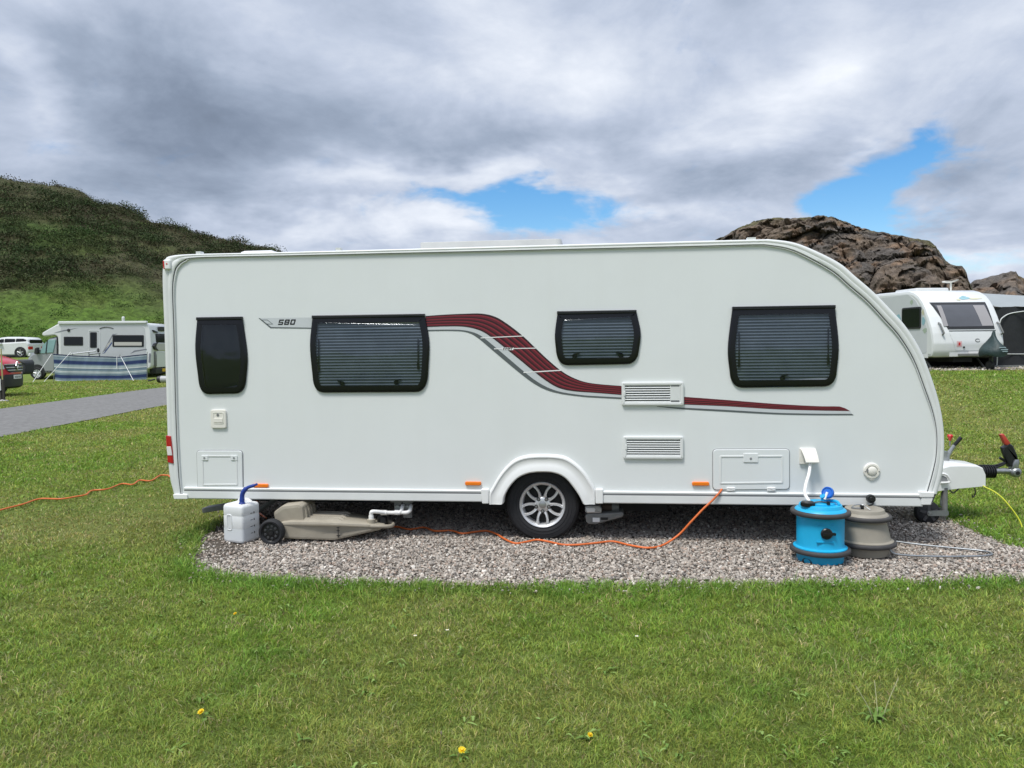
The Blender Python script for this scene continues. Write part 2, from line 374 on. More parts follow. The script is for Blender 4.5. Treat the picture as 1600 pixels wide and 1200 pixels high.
# windows -------------------------------------------------------
def window(pts, name, catches, stays, blind=True):
    p3 = [S2(*a) for a in pts]
    def sidecurve(a, m, l): return [(v.x, v.y) for v in catmull([Vector((*a, 0)), Vector((*m, 0)), Vector((*l, 0))], 6)]
    def corner(l, c, e, k=7): return [((1 - t) ** 2 * l[0] + 2 * t * (1 - t) * c[0] + t * t * e[0], (1 - t) ** 2 * l[1] + 2 * t * (1 - t) * c[1] + t * t * e[1]) for t in [i / k for i in range(1, k + 1)]]
    TL, TR, RM, RL, BR, BL, LL, LM = p3; bx_ = .085
    poly = [TL] + [TR] + sidecurve(TR, RM, RL)[1:] + corner(RL, BR, (BR[0] - bx_, BR[1])) + [(BL[0] + bx_, BL[1])] + corner((BL[0] + bx_, BL[1]), BL, LL) + sidecurve(LL, LM, TL)[1:-1]
    pc = ccw(poly); fr = obj(name, MB().rings([[SIDE(u, v, w) for u, v in (inset(pc, d) if d else pc)] for d, w in ((0, 0), (0, .011), (.003, .016), (.010, .0195), (.022, .021), (.054, .0215))], False, False), MT['frame'], CAR, 50)
    tx0, tx1 = p3[0][0], p3[1][0]; tz = (p3[0][1] + p3[1][1]) / 2
    obj('hinge_rail', MB().prism(rect(tx0 - .002, tz - .014, tx1 + .002, tz + .012, .004), 0, .030, .006), MT['dark'], fr)
    inn = inset(ccw(poly), .049)
    xs = [q[0] for q in inn]; zs = [q[1] for q in inn]; x0, x1, z0, z1 = min(xs), max(xs), min(zs), max(zs)
    mb = MB()
    if blind:
        n = max(8, int((z1 - z0) / .0235)); rows = []
        for i in range(n * 2 + 1): rows.append([(x0, -.003 - (.009 if i % 2 else 0), z0 + (z1 - z0) * i / (2 * n)), (x1, -.003 - (.009 if i % 2 else 0), z0 + (z1 - z0) * i / (2 * n))])
        mb.rings(rows, False, False, closed=False); obj('blind', mb, MT['blind'], fr, 5)
    else:
        mb.prism(inn, .001, .003); obj('blind', mb, MT['insidedark'], fr)  # dark sheet for the unlit inside, where no blind shows
    mb = MB(); rws = []; hp = .030 if blind else .02
    zi = np.linspace(z0 + .002, z1 - .002, 19); ed = inn + [inn[0]]
    for zz in zi:
        cr = sorted(ed[i][0] + (ed[i + 1][0] - ed[i][0]) * (zz - ed[i][1]) / (ed[i + 1][1] - ed[i][1]) for i in range(len(inn)) if (ed[i][1] - zz) * (ed[i + 1][1] - zz) < 0)
        v_ = 2 * (zz - z0) / (z1 - z0) - 1; rws.append([(cr[0] + (cr[-1] - cr[0]) * u, -.0205 - hp * (1 - abs(2 * u - 1) ** 3.2) * (1 - abs(v_) ** 2.2), zz) for u in np.linspace(0, 1, 23)])
    mb.rings(rws, False, False, closed=False)
    obj('pane', mb, MT['pane' if blind else 'panedark'], fr, 60, fix=False)
    for px, py, s in catches:
        c = S2(px, py); mb = MB(); mb.prism(rect(c[0] - .018, c[1] - .016, c[0] + .018, c[1] + .012, .005), .012, .02)
        mb.prism([(c[0] - .01 * s, c[1] + .004), (c[0] + .04 * s, c[1] + .018), (c[0] + .042 * s, c[1] + .026), (c[0] - .012 * s, c[1] + .016)], .012, .021)
        obj('catch', mb, MT['dark'], fr)
    for px, pya, pyb in stays:
        a, b = S2(px, pya), S2(px, pyb); mb = MB(); mb.tube([(a[0], -.017, a[1]), (b[0], -.017, b[1])], .005, 6); mb.box(b[0] - .008, b[0] + .008, -.022, -.012, b[1] - .035, b[1] + .02)
        obj('stay', mb, MT['dark'], fr)
    return fr
window([(309, 498), (379.5, 497), (387, 555), (385, 594), (383, 615), (313, 616), (311, 594), (306, 545)], 'window', [], [], False)
window([(489, 495), (664, 493), (671, 535), (669, 588), (666, 612.5), (492, 613.5), (489.5, 593), (485, 540)], 'window', [(536, 599, -1), (620, 597, 1)], [(499, 530, 574), (654, 530, 570)])
window([(871, 489.5), (994, 486), (1001, 520), (998, 550), (995, 569), (872, 571), (869, 550), (867, 523)], 'window', [(898, 556, 1), (970, 555, -1)], [])
window([(1144, 482), (1304, 479), (1310, 540), (1306.5, 585), (1303, 604), (1144, 606), (1140.5, 587), (1137, 544)], 'window', [(1222, 590, 1)], [(1154, 520, 566), (1293, 514, 562)])
# stripe graphic --------------------------------------------------
def resample(px, n):
    p = catmull([Vector((a, b, 0)) for a, b in px], 10); L = [0]
    for i in range(1, len(p)): L.append(L[-1] + (p[i] - p[i - 1]).length)
    out = []; j = 0
    for k in range(n):
        t = L[-1] * k / (n - 1)
        while j < len(L) - 2 and L[j + 1] < t: j += 1
        f = (t - L[j]) / max(1e-9, L[j + 1] - L[j]); out.append(p[j].lerp(p[j + 1], min(1, f)))
    return out
def band(top, bot, n, splits, w):
    A, B = resample(top, n), resample(bot, n); mb = MB()
    for t0, t1, mi in splits:
        mb.cur = mi
        mb.rings([[(*S2(*(A[i].lerp(B[i], t)).xy[:]),) for i in range(n)] and [SIDE(*S2(A[i].lerp(B[i], t).x, A[i].lerp(B[i], t).y), w) for i in range(n)] for t in (t0, t1)], False, False, closed=False)
    return mb
RT = [(665, 493.7), (695, 491.6), (725, 490.3), (752, 490), (774, 495), (794, 507), (817, 525), (837, 544), (855, 561), (875, 578), (891, 588), (911, 596), (934, 600), (971, 603)]
RB = [(666, 511), (695, 510), (720, 510), (738, 512.6), (754, 518), (768, 527), (781, 537), (796, 549), (814.5, 564), (835, 581), (855, 596), (873, 606), (895, 611), (934, 614), (971, 617)]
DT = [(668, 515.5), (695, 515), (720, 515.5), (737, 518.5), (752, 525), (771, 540), (794, 559.5), (817, 579), (836, 594), (855, 605), (877, 612.5), (911, 617.5), (934, 619), (971, 621)]
DB = [(668, 517.5), (695, 517), (720, 517.7), (735, 521), (748, 529), (767, 545), (790, 564.5), (813, 583.5), (833, 598.5), (853, 609), (877, 615.5), (911, 620), (934, 621.5), (971, 623.5)]
red_split = [(0, .10, 1), (.10, .16, 2), (.16, .25, 0), (.25, .33, 1), (.33, .39, 2), (.39, .47, 0), (.47, .56, 1), (.56, .62, 2), (.62, .70, 0), (.70, .79, 1), (.79, .85, 2), (.85, .93, 0), (.93, 1, 1)]
mats = [MT['redband'], MT['darkband'], MT['brightband']]
obj('red_stripe', band(RT, RB, 60, red_split, .0018), mats, CAR, fix=False)
obj('silver_stripe', band([(a, b + .6) for a, b in RB], DT, 60, [(0, 1, 0)], .0016), MT['silver'], CAR, fix=False)
obj('grey_stripe', band(DT, DB, 60, [(0, 1, 0)], .0019), MT['greyline'], CAR, fix=False)
RT2 = [(1069, 620), (1136, 625), (1212, 631), (1277, 634.6), (1311, 635), (1320, 637.6), (1328, 642)]
RB2 = [(1069, 632), (1136, 634.8), (1212, 639.4), (1277, 641.3), (1305, 641.8), (1318, 642), (1328.4, 642.2)]
obj('red_stripe', band(RT2, RB2, 30, [(0, .3, 0), (.3, .4, 2), (.4, .55, 1), (.55, .65, 2), (.65, .8, 1), (.8, .9, 2), (.9, 1, 1)], .0018), mats, CAR, fix=False)
obj('silver_stripe', band([(a, b + .3) for a, b in RB2], [(1069, 637), (1136, 640.4), (1212, 644.8), (1277, 646.3), (1305, 646.5), (1318, 646.5), (1331, 646.5)], 30, [(0, 1, 0)], .0016), MT['silver'], CAR, fix=False)
obj('grey_stripe', band([(1026, 634.7), (1069, 637), (1136, 640.8), (1212, 645), (1277, 646.6), (1331, 646.6)], [(1027, 635.6), (1069, 639.5), (1136, 643.4), (1212, 647.4), (1277, 648.7), (1334, 648.7)], 30, [(0, 1, 0)], .0019), MT['greyline'], CAR, fix=False)
mb = MB()
for a, b, th in (((751, 528), (817, 525), 1.3), ((772, 545), (837, 544), 1.3), ((818, 582), (877, 578.5), 1.6)):
    mb = MB(); mb.add([SIDE(*S2(a[0], a[1] - th / 2), .0026), SIDE(*S2(b[0], b[1] - th / 2), .0026), SIDE(*S2(b[0], b[1] + th / 2), .0026), SIDE(*S2(a[0], a[1] + th / 2), .0026)], [(0, 1, 2, 3)]); obj('white_line', mb, MT['whiteline'], CAR, fix=False)
mb = MB(); mb.add([SIDE(*S2(783, 543), .0028), SIDE(*S2(803, 543), .0028), SIDE(*S2(802, 547), .0028), SIDE(*S2(785, 547), .0028)], [(0, 1, 2, 3)])
obj('name_strip', mb, MT['whiteline'], CAR, fix=False)
text('lettering', 'SWIFT', .022, MT['ink'], CAR, side_xf(*S2(793, 545), .0035), .25, .0006, 1.25)
mb = MB(); mb.add([SIDE(*S2(*p), .0016) for p in ((404, 497), (487, 496), (487, 512), (422, 512))], [(0, 1, 2, 3)]); obj('silver_stripe', mb, MT['silver'], CAR, fix=False)
mb = MB(); mb.add([SIDE(*S2(*p), .002) for p in ((404, 497), (406, 497), (424, 511), (487, 512), (487, 513.5), (422.5, 512.6))], [(0, 1, 2, 3, 4, 5)])
obj('grey_stripe', mb, MT['greyline'], CAR, fix=False)
obj('emblem', MB().frame([S2(*p) for p in ((408, 499.5), (418, 499.5), (427, 506.5), (416, 506.5))], .004, .0012, .003, .0005), MT['greyline'], CAR)
dg = MB(); DH, DW, TH, GP = .045, .041, .0108, .010
def dfn(k): return lambda u, v, w: (S2(448.5, 503.3)[0] + (k - 1) * (DW + GP) - DW / 2 + u + .32 * (v - DH / 2), -w, S2(448.5, 503.3)[1] - DH / 2 + v)
d5 = [(0, 0), (DW * .9, 0), (DW, .004), (DW, .021), (DW * .9, .025), (TH, .025), (TH, DH - TH), (DW, DH - TH), (DW, DH), (0, DH), (0, .018), (DW - TH, .018), (DW - TH, TH), (0, TH)]
digits = [d5, 8, 0]
for k_, d_ in enumerate(digits):
    g_ = MB()
    if d_ == d5: g_.add([dfn(0)(u, v, .0028) for u, v in d5], [tuple(range(len(d5)))])
    else:
        o_ = rpoly(rect(0, 0, DW, DH), .006, 3); g_.frame(o_, TH, .002, .0029, .0002, fn=dfn(k_))
        if d_ == 8: g_.add([dfn(1)(u, v, .0028) for u, v in rect(TH * .9, DH / 2 - TH * .45, DW - TH * .9, DH / 2 + TH * .45)], [(0, 1, 2, 3)])
    obj('numeral', g_, MT['ink'], CAR, fix=False)
# louvre vents ------------------------------------------------------
def louvre(x0, y0, x1, y1, label_block):
    a, b = S2(x0, y1), S2(x1, y0); fr = obj('vent', MB().frame(rect(a[0], a[1], b[0], b[1], .018), .026, 0, .022, .006), MT['trim'], CAR)
    obj('vent_back', MB().prism(rect(a[0] + .02, a[1] + .02, b[0] - .02, b[1] - .02), 0, .004), MT['vent'], fr)
    z0, z1 = a[1] + .03, b[1] - .024; n = 8
    xe = b[0] - (.105 if label_block else .024)
    mb = MB()
    for i in range(n):
        z = z0 + (z1 - z0) * i / (n - 1)
        mb.rings([[(x, -.006, z + .004), (x, -.017, z - .0045), (x, -.019, z - .002), (x, -.008, z + .0065)] for x in (a[0] + .022, xe)])
    obj('slat', mb, MT['trim'], fr)
    if label_block:
        obj('vent_insert', MB().prism(rect(xe, z0 - .006, b[0] - .026, z1 + .006, .003), .004, .017, .003), MT['trim'], fr)
        for zz in (z1 - .004, z0 + .004): obj('insert_slot', MB().prism(rect(xe + .006, zz - .008, b[0] - .034, zz + .007), .014, .0178), MT['vent'], fr)
    c = (a[0] + b[0]) / 2; obj('vent_catch', MB().prism(rect(a[0] + .014, (z0 + z1) / 2 - .02, a[0] + .03, (z0 + z1) / 2 + .02, .005), .01, .026, .004), MT['trim'], fr)
louvre(971.5, 596.5, 1068, 633.5, True)
louvre(974, 681.5, 1067.5, 716.5, False)
# hatches -------------------------------------------------------------
def hatch(pts, inner, tabs, hinges, name):
    o = rpoly([S2(*p) for p in pts], .03, 6)
    fr = obj(name, MB().prism(o, 0, .012, .005), MT['panel'], CAR)
    obj('hatch_seal', MB().frame(inset(ccw(o), -.005), .008, 0, .004, .001), MT['seal'], fr)
    obj('hatch_rim', MB().frame(rpoly([S2(*p) for p in inner], .012, 4), .014, .011, .016, .0025), MT['trim'], fr)
    for t in tabs:
        q = rect(*S2(t[0], t[3]), *S2(t[2], t[1]), .006); tb = obj('lock_plate', MB().prism(q, .010, .0185, .003), MT['panel'], fr)
        c = S2((t[0] + t[2]) / 2, t[4] if len(t) > 4 else (t[1] + t[3]) / 2)
        obj('lock', MB().lathe([(.009, -.021), (.009, -.015)], (c[0], 0, c[1]), 12, 'y'), MT['seal'], tb)
    for t in hinges: obj('hinge', MB().prism(rect(*S2(t[0], t[3]), *S2(t[2], t[1]), .004), .0, .024, .006), MT['plastic'], fr)
    return fr
hatch([(308, 704), (379, 704), (380, 765), (310, 766)], [(316, 711), (371.5, 711), (373, 758), (317.5, 758.5)], [(316, 711, 326, 719), (362, 711, 372, 719)], [], 'access_hatch')
hatch([(1114, 702), (1233, 701.5), (1233, 764), (1114, 765)], [(1124, 711.5), (1223, 711), (1223, 755), (1124, 756)], [(1161, 708, 1184, 722, 716)], [(1135, 761, 1148, 767), (1198, 761, 1211, 767)], 'battery_hatch')
# lock housing under the first window
lk = obj('water_filler', MB().prism(rpoly([S2(330, 640), S2(354, 640), S2(355, 669), S2(331, 669)], .022), 0, .018, .006), MT['cream'], CAR)
obj('filler_recess', MB().frame(rpoly([S2(334, 643.5), S2(351, 643.5), S2(351.5, 662), S2(335, 662)], .016), .008, .015, .021, .002), MT['cream'], lk)
obj('lock', MB().lathe([(.006, -.022), (.011, -.022), (.012, -.016)], (P(342, 648).x, 0, P(342, 648).z), 14, 'y'), MT['greymetal'], lk)
obj('flap', MB().prism(rect(*S2(336, 660), *S2(349.5, 653), .006), .016, .023, .003), MT['cream'], lk)
# amber side markers
for x0, x1, y in ((396, 420, 758.5), (727, 752, 755), (1081, 1108, 755.5)):
    a, b = S2(x0, y), S2(x1, y); obj('side_marker_light', MB().prism(rect(a[0], a[1] - .015, b[0], b[1] + .015, .013), 0, .020, .006), MT['amber'], CAR)
# wheel arch ---------------------------------------------------------------
ARCH_OUT = [(764, 787), (764, 770), (768, 763), (777, 747), (787, 733), (800, 720), (814, 713), (830, 710), (848, 709.3), (868, 710), (884, 713), (899, 722), (912, 734), (922, 748), (930, 763), (931, 775), (931, 787)]
ao = [(p.x, p.y) for p in [Vector((v.x, v.y)) for v in resample([S2(*a) for a in ARCH_OUT], 48)]]
ai = [(v.x, v.y) for v in resample([S2(*a) for a in [(785.5, 787)] + ARCH_IN + [(912.5, 787)]], 48)]
mb = MB(); mb.ring_between(ao, ai, [(0, 0), (.02, .018), (.09, .034), (.16, .036), (.22, .030), (.55, .030), (.60, .034), (.92, .038), (.985, .030), (1, .0), (1, -.06)])
wa = obj('wheel_arch', mb, MT['plastic'], CAR, 40)
for x0, x1 in ((752, 764.5), (930.5, 942.5)):
    obj('arch_end_cap', MB().prism(rpoly([S2(x0, 763), S2(x1, 763), S2(x1, 786), S2(x0 + (2 if x0 < 800 else 0), 786)], .012), -.01, .036, .008), MT['plastic'], wa)
obj('arch_badge', MB().prism(rect(*S2(835, 715.5), *S2(856, 713), .003), .028, .0335), M('arch_badge_grey', (.42, .44, .44), .4), wa)
# wheel housing (dark) and wheel
wc = Vector((-.447, 0, .292)); mb = MB()
x0, x1 = arch_in[0][0] - .02, arch_in[-1][0] + .02
mb.add([(x0, .01, ZB), (x0, .32, ZB), (x1, .32, ZB), (x1, .01, ZB), (x0, .01, .62), (x0, .32, .62), (x1, .32, .62), (x1, .01, .62)], [(0, 1, 5, 4), (1, 2, 6, 5), (2, 3, 7, 6), (4, 5, 6, 7)])
obj('wheel_housing', mb, MT['chassis'], CAR, fix=False)
def road_wheel(parent, x, y0, rad, rr, wid, sgn=-1):
    c = (x, y0, rad - .006)
    f = lambda h: -sgn * h
    ty = obj('wheel', MB().lathe([(rr - .01, f(.03)), (rr, f(.012)), (rr + .012, f(.003)), (rr + .035, f(-.003)), (rad - .035, f(-.004)), (rad - .018, f(.003)), (rad - .006, f(.018)), (rad, f(.04)), (rad, f(wid - .04)), (rad - .02, f(wid)), (rr, f(wid))], c, 56, 'y', False), MT['rubber'], parent, 30)
    mb = MB()
    for q in (rr + .03, rr + .055, rad - .03): mb.lathe([(q - .002, f(-.002)), (q - .001, f(-.0062)), (q + .001, f(-.0062)), (q + .002, f(-.002))], c, 56, 'y', False)
    obj('sidewall_ring', mb, MT['rubber'], ty)
    rm = obj('rim', MB().lathe([(rr - .030, f(.09)), (rr - .026, f(.03)), (rr - .020, f(.010)), (rr - .010, f(.001)), (rr - .002, f(-.002)), (rr + .004, f(.006)), (rr + .002, f(.03))], c, 64, 'y', False), MT['alloy'], ty)
    obj('brake_drum', MB().lathe([(.001, f(.075)), (rr - .03, f(.078)), (rr - .028, f(.12))], c, 40, 'y', False), MT['alloydark'], ty)
    mb = MB()
    for k in range(5):
        base = R(90 + 72 * k)
        for s in (-1, 1):
            pts = []
            for rr_, an, hw, hh in ((.040, 30, .016, .030), (.062, 20, .0135, .020), (.085, 15.5, .0108, .014), (.115, 16.5, .0100, .008), (.140, 19.5, .0102, .006), (rr - .016, 24, .0125, .006)):
                a = base + s * R(an); pts.append((rr_, a, hw, hh))
            ring = []
            for i, (q, a, hw, hh) in enumerate(pts):
                ctr = Vector((c[0] + q * math.cos(a), 0, c[2] + q * math.sin(a)))
                q2, a2 = pts[min(i + 1, 5)][:2]; q1, a1 = pts[max(i - 1, 0)][:2]
                d = Vector((q2 * math.cos(a2) - q1 * math.cos(a1), 0, q2 * math.sin(a2) - q1 * math.sin(a1))).normalized(); nn = Vector((-d.z, 0, d.x))
                y = y0 + f(hh)
                ring.append([Vector((0, y + f(.03), 0)) + ctr - nn * hw, Vector((0, y + f(.006), 0)) + ctr - nn * hw, Vector((0, y, 0)) + ctr - nn * hw * .55, Vector((0, y + f(.002), 0)) + ctr, Vector((0, y, 0)) + ctr + nn * hw * .55, Vector((0, y + f(.006), 0)) + ctr + nn * hw, Vector((0, y + f(.03), 0)) + ctr + nn * hw])
            mb.rings(ring, False, False)
    mb.lathe([(.068, f(.05)), (.066, f(.03)), (.058, f(.020)), (.040, f(.017)), (.030, f(.016))], c, 40, 'y', False)
    obj('spokes', mb, MT['alloy'], rm, 50)
    obj('hub_cap', MB().lathe([(.001, f(.008)), (.022, f(.009)), (.029, f(.012)), (.030, f(.03))], c, 28, 'y'), M('hub_cap_silver', (.42, .43, .43), .35, .8), rm)
    for k in range(5):
        a = R(-90 + 72 * k); obj('wheel_bolt', MB().lathe([(.005, f(.012)), (.010, f(.013)), (.0105, f(.028))], (c[0] + .054 * math.cos(a), y0, c[2] + .054 * math.sin(a)), 10, 'y'), MT['greymetal'], rm)
        obj('bolt_hole', MB().lathe([(.0155, f(.0155)), (.0156, f(.028))], (c[0] + .054 * math.cos(a), y0, c[2] + .054 * math.sin(a)), 16, 'y'), MT['alloydark'], rm)
road_wheel(CAR, wc.x, .055, .302, .186, .20)
mb = MB(); mb.lathe([(.30, -.1), (.302, -.02), (.302, .02), (.2, .06)], (wc.x, W - .15, .298), 32, 'y'); obj('wheel', mb, MT['rubber'], CAR)
# chassis
mb = MB(); mb.box(-3.45, 2.45, .33, W - .05, .338, .352); mb.box(-3.45, x0 - .005, .02, .329, .338, .352); mb.box(x1 + .005, 2.45, .02, .329, .338, .352); obj('underfloor', mb, MT['chassis'], CAR)
mb = MB()
for y in (.55, 1.65): mb.box(-3.3, 2.3, y, y + .05, .20, .337)
mb.tube([(wc.x, .2, .29), (wc.x, W - .2, .29)], .045, 10); mb.box(-1.1, .6, .5, .56, .16, .3)
for s_ in (-1, 1): mb.tube([(2.2, 1.12 + s_ * .55, .30), (3.25, 1.12 + s_ * .06, .40)], .035, 6)
obj('chassis', mb, MT['chassis'], CAR)
# corner steadies
for x, s in ((-3.1, 1), (1.9, -1)):
    for y in ((.45 if s > 0 else 1.0), W - .5):
        mb = MB(); mb.tube([(x + s * .35, y, .33), (x - s * .08, y, .05)], .022, 6); mb.box(x - s * .08 - .09, x - s * .08 + .09, y - .07, y + .07, .012, .045)
        obj('corner_steady', mb, MT['greymetal'], CAR)
# water inlet socket with white lid
a = P(1249, 700); b = P(1277, 725); sx, sz = a.x, b.z
wi = obj('water_inlet', MB().prism(rect(a.x, b.z, P(1273, 700).x, a.z, .006), 0, .022, .005), MT['cream'], CAR)
mb = MB(); x0, x1 = a.x + .005, P(1273, 700).x
mb.rings([[(x0, -.024, a.z), (x1, -.024, a.z), (x1, -.030, a.z - .006), (x0, -.030, a.z - .006)][k:] + [(x0, -.024, a.z), (x1, -.024, a.z), (x1, -.030, a.z - .006), (x0, -.030, a.z - .006)][:k] for k in (0,)] +
         [[(x0 + .012, -.070, a.z - .048), (x1 + .004, -.070, a.z - .048), (x1 + .004, -.066, a.z - .058), (x0 + .012, -.066, a.z - .058)],
          [(x0 + .022, -.092, a.z - .098), (x1 + .010, -.092, a.z - .098), (x1 + .010, -.084, a.z - .106), (x0 + .022, -.084, a.z - .106)]])
obj('lid', mb, MT['cream'], wi)
obj('socket', MB().lathe([(.001, -.036), (.026, -.036), (.028, -.02)], ((x0 + x1) / 2, 0, b.z + .035), 18, 'y'), MT['seal'], wi)
# round flue
fc = P(1361.5, 735.5)
fl = obj('round_flue', MB().lathe([(.062, 0), (.062, -.010), (.056, -.017), (.044, -.018), (.040, -.008), (.001, -.008)], (fc.x, 0, fc.z), 36, 'y', False), MT['cream'], CAR)
obj('flue_cap', MB().lathe([(.034, -.006), (.033, -.022), (.024, -.028), (.001, -.029)], (fc.x + .002, 0, fc.z + .002), 28, 'y', False), MT['cream'], fl)
obj('flue_slot', MB().prism(rect(fc.x - .036, fc.z - .012, fc.x - .030, fc.z + .014), .005, .0255), MT['seal'], fl)
for s in (-1, 1): obj('screw', MB().lathe([(.001, -.02), (.005, -.019), (.005, -.01)], (fc.x + s * .051, 0, fc.z - .004), 8, 'y'), MT['greymetal'], fl)
obj('flue_drip', MB().prism([(fc.x - .03, fc.z - .052), (fc.x + .03, fc.z - .052), (fc.x + .012, fc.z - .072), (fc.x - .010, fc.z - .072)], 0, .012, .003), MT['cream'], fl)
# drawbar fairing and hitch
mb = MB()
def fa(y, k, dz=0):  # side profile in photo coordinates at depth y, k narrows the top
    pts = [(1422, 772), (1468, 767), (1497, 763.5), (1540, 759.5), (1540, 742), (1536, 731), (1528, 727), (1500, 725.5), (1484, 726), (1474, 729), (1422, 732)]
    out = []
    for px, py in pts:
        t = max(0, min(1, (px - 1468) / 72)); k_ = 1 - .60 * t; p = S2(px, py, 1.12 - .30 * k_); out.append((p[0], 1.12 + (y - 1.12) * k_, p[1] + dz))
    return out
def shr(r, f):  # slide the top edge down for the rounded side
    zmid = .43; return [(x, y, zmid + (z - zmid) * f if z > zmid else z) for x, y, z in r]
mb.rings([shr(fa(.82, 0), .78), shr(fa(.825, 0), .88), shr(fa(.85, 0), .97), fa(.92, 0), fa(1.32, 0), shr(fa(1.40, 0), .93), shr(fa(1.44, 0), .6)])
fr = obj('drawbar_fairing', mb, MT['plastic'], CAR, 28)
mb = MB(); mb.prism(rpoly([S2(1469, 752.5, .82), S2(1481.5, 752.5, .82), S2(1479, 746, .82), S2(1474, 743.5, .82), S2(1470, 744, .82)], .008), -.83, -.817); obj('handle_recess', mb, MT['seal'], fr)
mb = MB(); mb.tube(catmull([P(1467, 741, .815), P(1475, 740.5, .812), P(1481, 744, .812), P(1484, 753, .815), P(1470, 754.5, .815)], 6), .010, 8); obj('fairing_handle', mb, MT['plastic'], fr)
def h(px, py, y=1.12): return P(px, py, y)
mb = MB(); c0, c1 = h(1534, 737), h(1553, 737); n = 22; prof = []
for i in range(n): prof.append((.045 + (.012 if i % 4 < 2 else 0), c0.x + (c1.x - c0.x) * i / (n - 1)))
mb.lathe(prof, (0, 1.12, c0.z), 24, 'x'); obj('bellows', mb, MT['dark'], CAR)
hb = obj('hitch_shaft', MB().tube([h(1550, 736), h(1580, 736)], .026, 14), MT['steel'], CAR)
cb = h(1585, 737.5)
hh = obj('hitch_head', MB().lathe([(.001, -.056), (.03, -.052), (.044, -.036), (.046, 0), (.044, .036), (.03, .052), (.001, .056)], cb, 24, 'y'), MT['steel'], CAR)
obj('stabiliser_pad', MB().lathe([(.001, -.061), (.016, -.061), (.018, -.05)], cb, 16, 'y'), MT['dark'], hh)
mb = MB(); mb.prism([S2(*p, 1.12) for p in ((1578, 734), (1588, 734), (1590, 722), (1589, 717), (1583, 717), (1580, 722))], -1.16, -1.08, .01, both=True); obj('hitch_arm', mb, MT['steel'], hh)
lv = obj('stabiliser_lever', MB().prism([S2(*p, 1.12) for p in ((1589, 735), (1589.5, 722), (1588, 712), (1581, 696), (1574, 691), (1569, 696), (1564, 699), (1566, 708), (1572, 722), (1574, 729), (1580, 728), (1582, 718), (1588, 720))], -1.15, -1.09, .012, both=True), MT['dark'], CAR)
obj('red_grip', MB().prism([S2(*p, 1.12) for p in ((1562, 679), (1566.5, 677.5), (1577, 692), (1573, 697), (1568, 693))], -1.148, -1.092, .008, both=True), M('orange_red_grip', (.42, .05, .03), .4), lv)
obj('lever_base', MB().tube(catmull([h(1552, 731), h(1562, 728), h(1571, 722), h(1562, 715)], 5), .012, 8), MT['dark'], lv)
obj('hitch_cable', MB().tube(catmull([h(1520, 727.5), h(1540, 727), h(1555, 727), h(1572, 721)], 5), .007, 6), MT['dark'], CAR)
hbk = obj('handbrake_lever', MB().tube([h(1478, 728), h(1480, 712), h(1484, 706), h(1491, 696)], [.024, .022, .019, .016], 10), MT['steel'], CAR)
obj('grip', MB().tube([h(1490, 697), h(1502, 683.5)], [.015, .017], 10), MT['dark'], hbk)
obj('brake_bracket', MB().box(h(1474, 728).x, h(1479, 728).x, 1.10, 1.15, h(1478, 728).z, h(1478, 705).z), MT['steel'], hbk)
rk = obj('jockey_handle', MB().tube([h(1484, 697), h(1484.5, 687)], .006, 6), MT['greymetal'], CAR)
obj('red_knob', MB().lathe([(.001, .026), (.018, .024), (.025, .012), (.022, 0), (.014, -.012), (.01, -.03)], h(1484.5, 683), 16, 'z'), MT['redlite'], rk)
mb = MB(); mb.tube([P(1476, 762, .86), P(1476, 806, .86)], .024, 12); jp = obj('jockey_wheel', mb, MT['greymetal'], CAR)
obj('clamp_cable', MB().tube(catmull([P(1474, 765, .93), P(1471, 775, .93), P(1470, 787, .93), P(1473, 792, .93)], 4), .007, 6), MT['trim'], CAR)
jc = P(1448, 803, .86); jr = .103; jc.z = jr + .002
obj('tyre', MB().lathe([(.05, -.05), (jr - .03, -.045), (jr - .008, -.035), (jr, -.02), (jr, .02), (jr - .008, .035), (jr - .03, .045), (.05, .05)], jc, 32, 'y'), MT['rubber'], jp)
mb = MB()
for k in range(5):
    a = R(72 * k + 20); mb.box(.02, jr - .026, -.052, -.046, -.012, .012, Matrix.Translation(jc) @ Matrix.Rotation(-a, 4, 'Y'))
obj('hub', mb, M('jockey_hub', (.05, .05, .055), .5), jp)
for s in (-.065, .055): obj('fork', MB().prism(rpoly([(jc.x - .02, jc.z - .022), (P(1477, 805, .86).x, jc.z - .018), (P(1477, 805, .86).x, jc.z + .03), (jc.x - .02, jc.z + .022)], .02), -(jc.y + s + .01), -(jc.y + s)), MT['steel'], jp)
obj('axle', MB().lathe([(.001, -.078), (.012, -.077), (.013, .07)], jc, 12, 'y'), MT['greymetal'], jp)
obj('dangling_cable', MB().tube(catmull([P(1483, 764, .9), P(1488, 770, .9), P(1493, 768, .9), P(1498, 763, .9)], 4), .006, 6), MT['dark'], CAR)
obj('safety_hook', MB().tube(catmull([P(1523, 762, .9), P(1524, 769, .9), P(1522, 775, .9), P(1519.5, 777, .9), P(1519, 773, .9)], 4), .005, 6), MT['dark'], CAR)
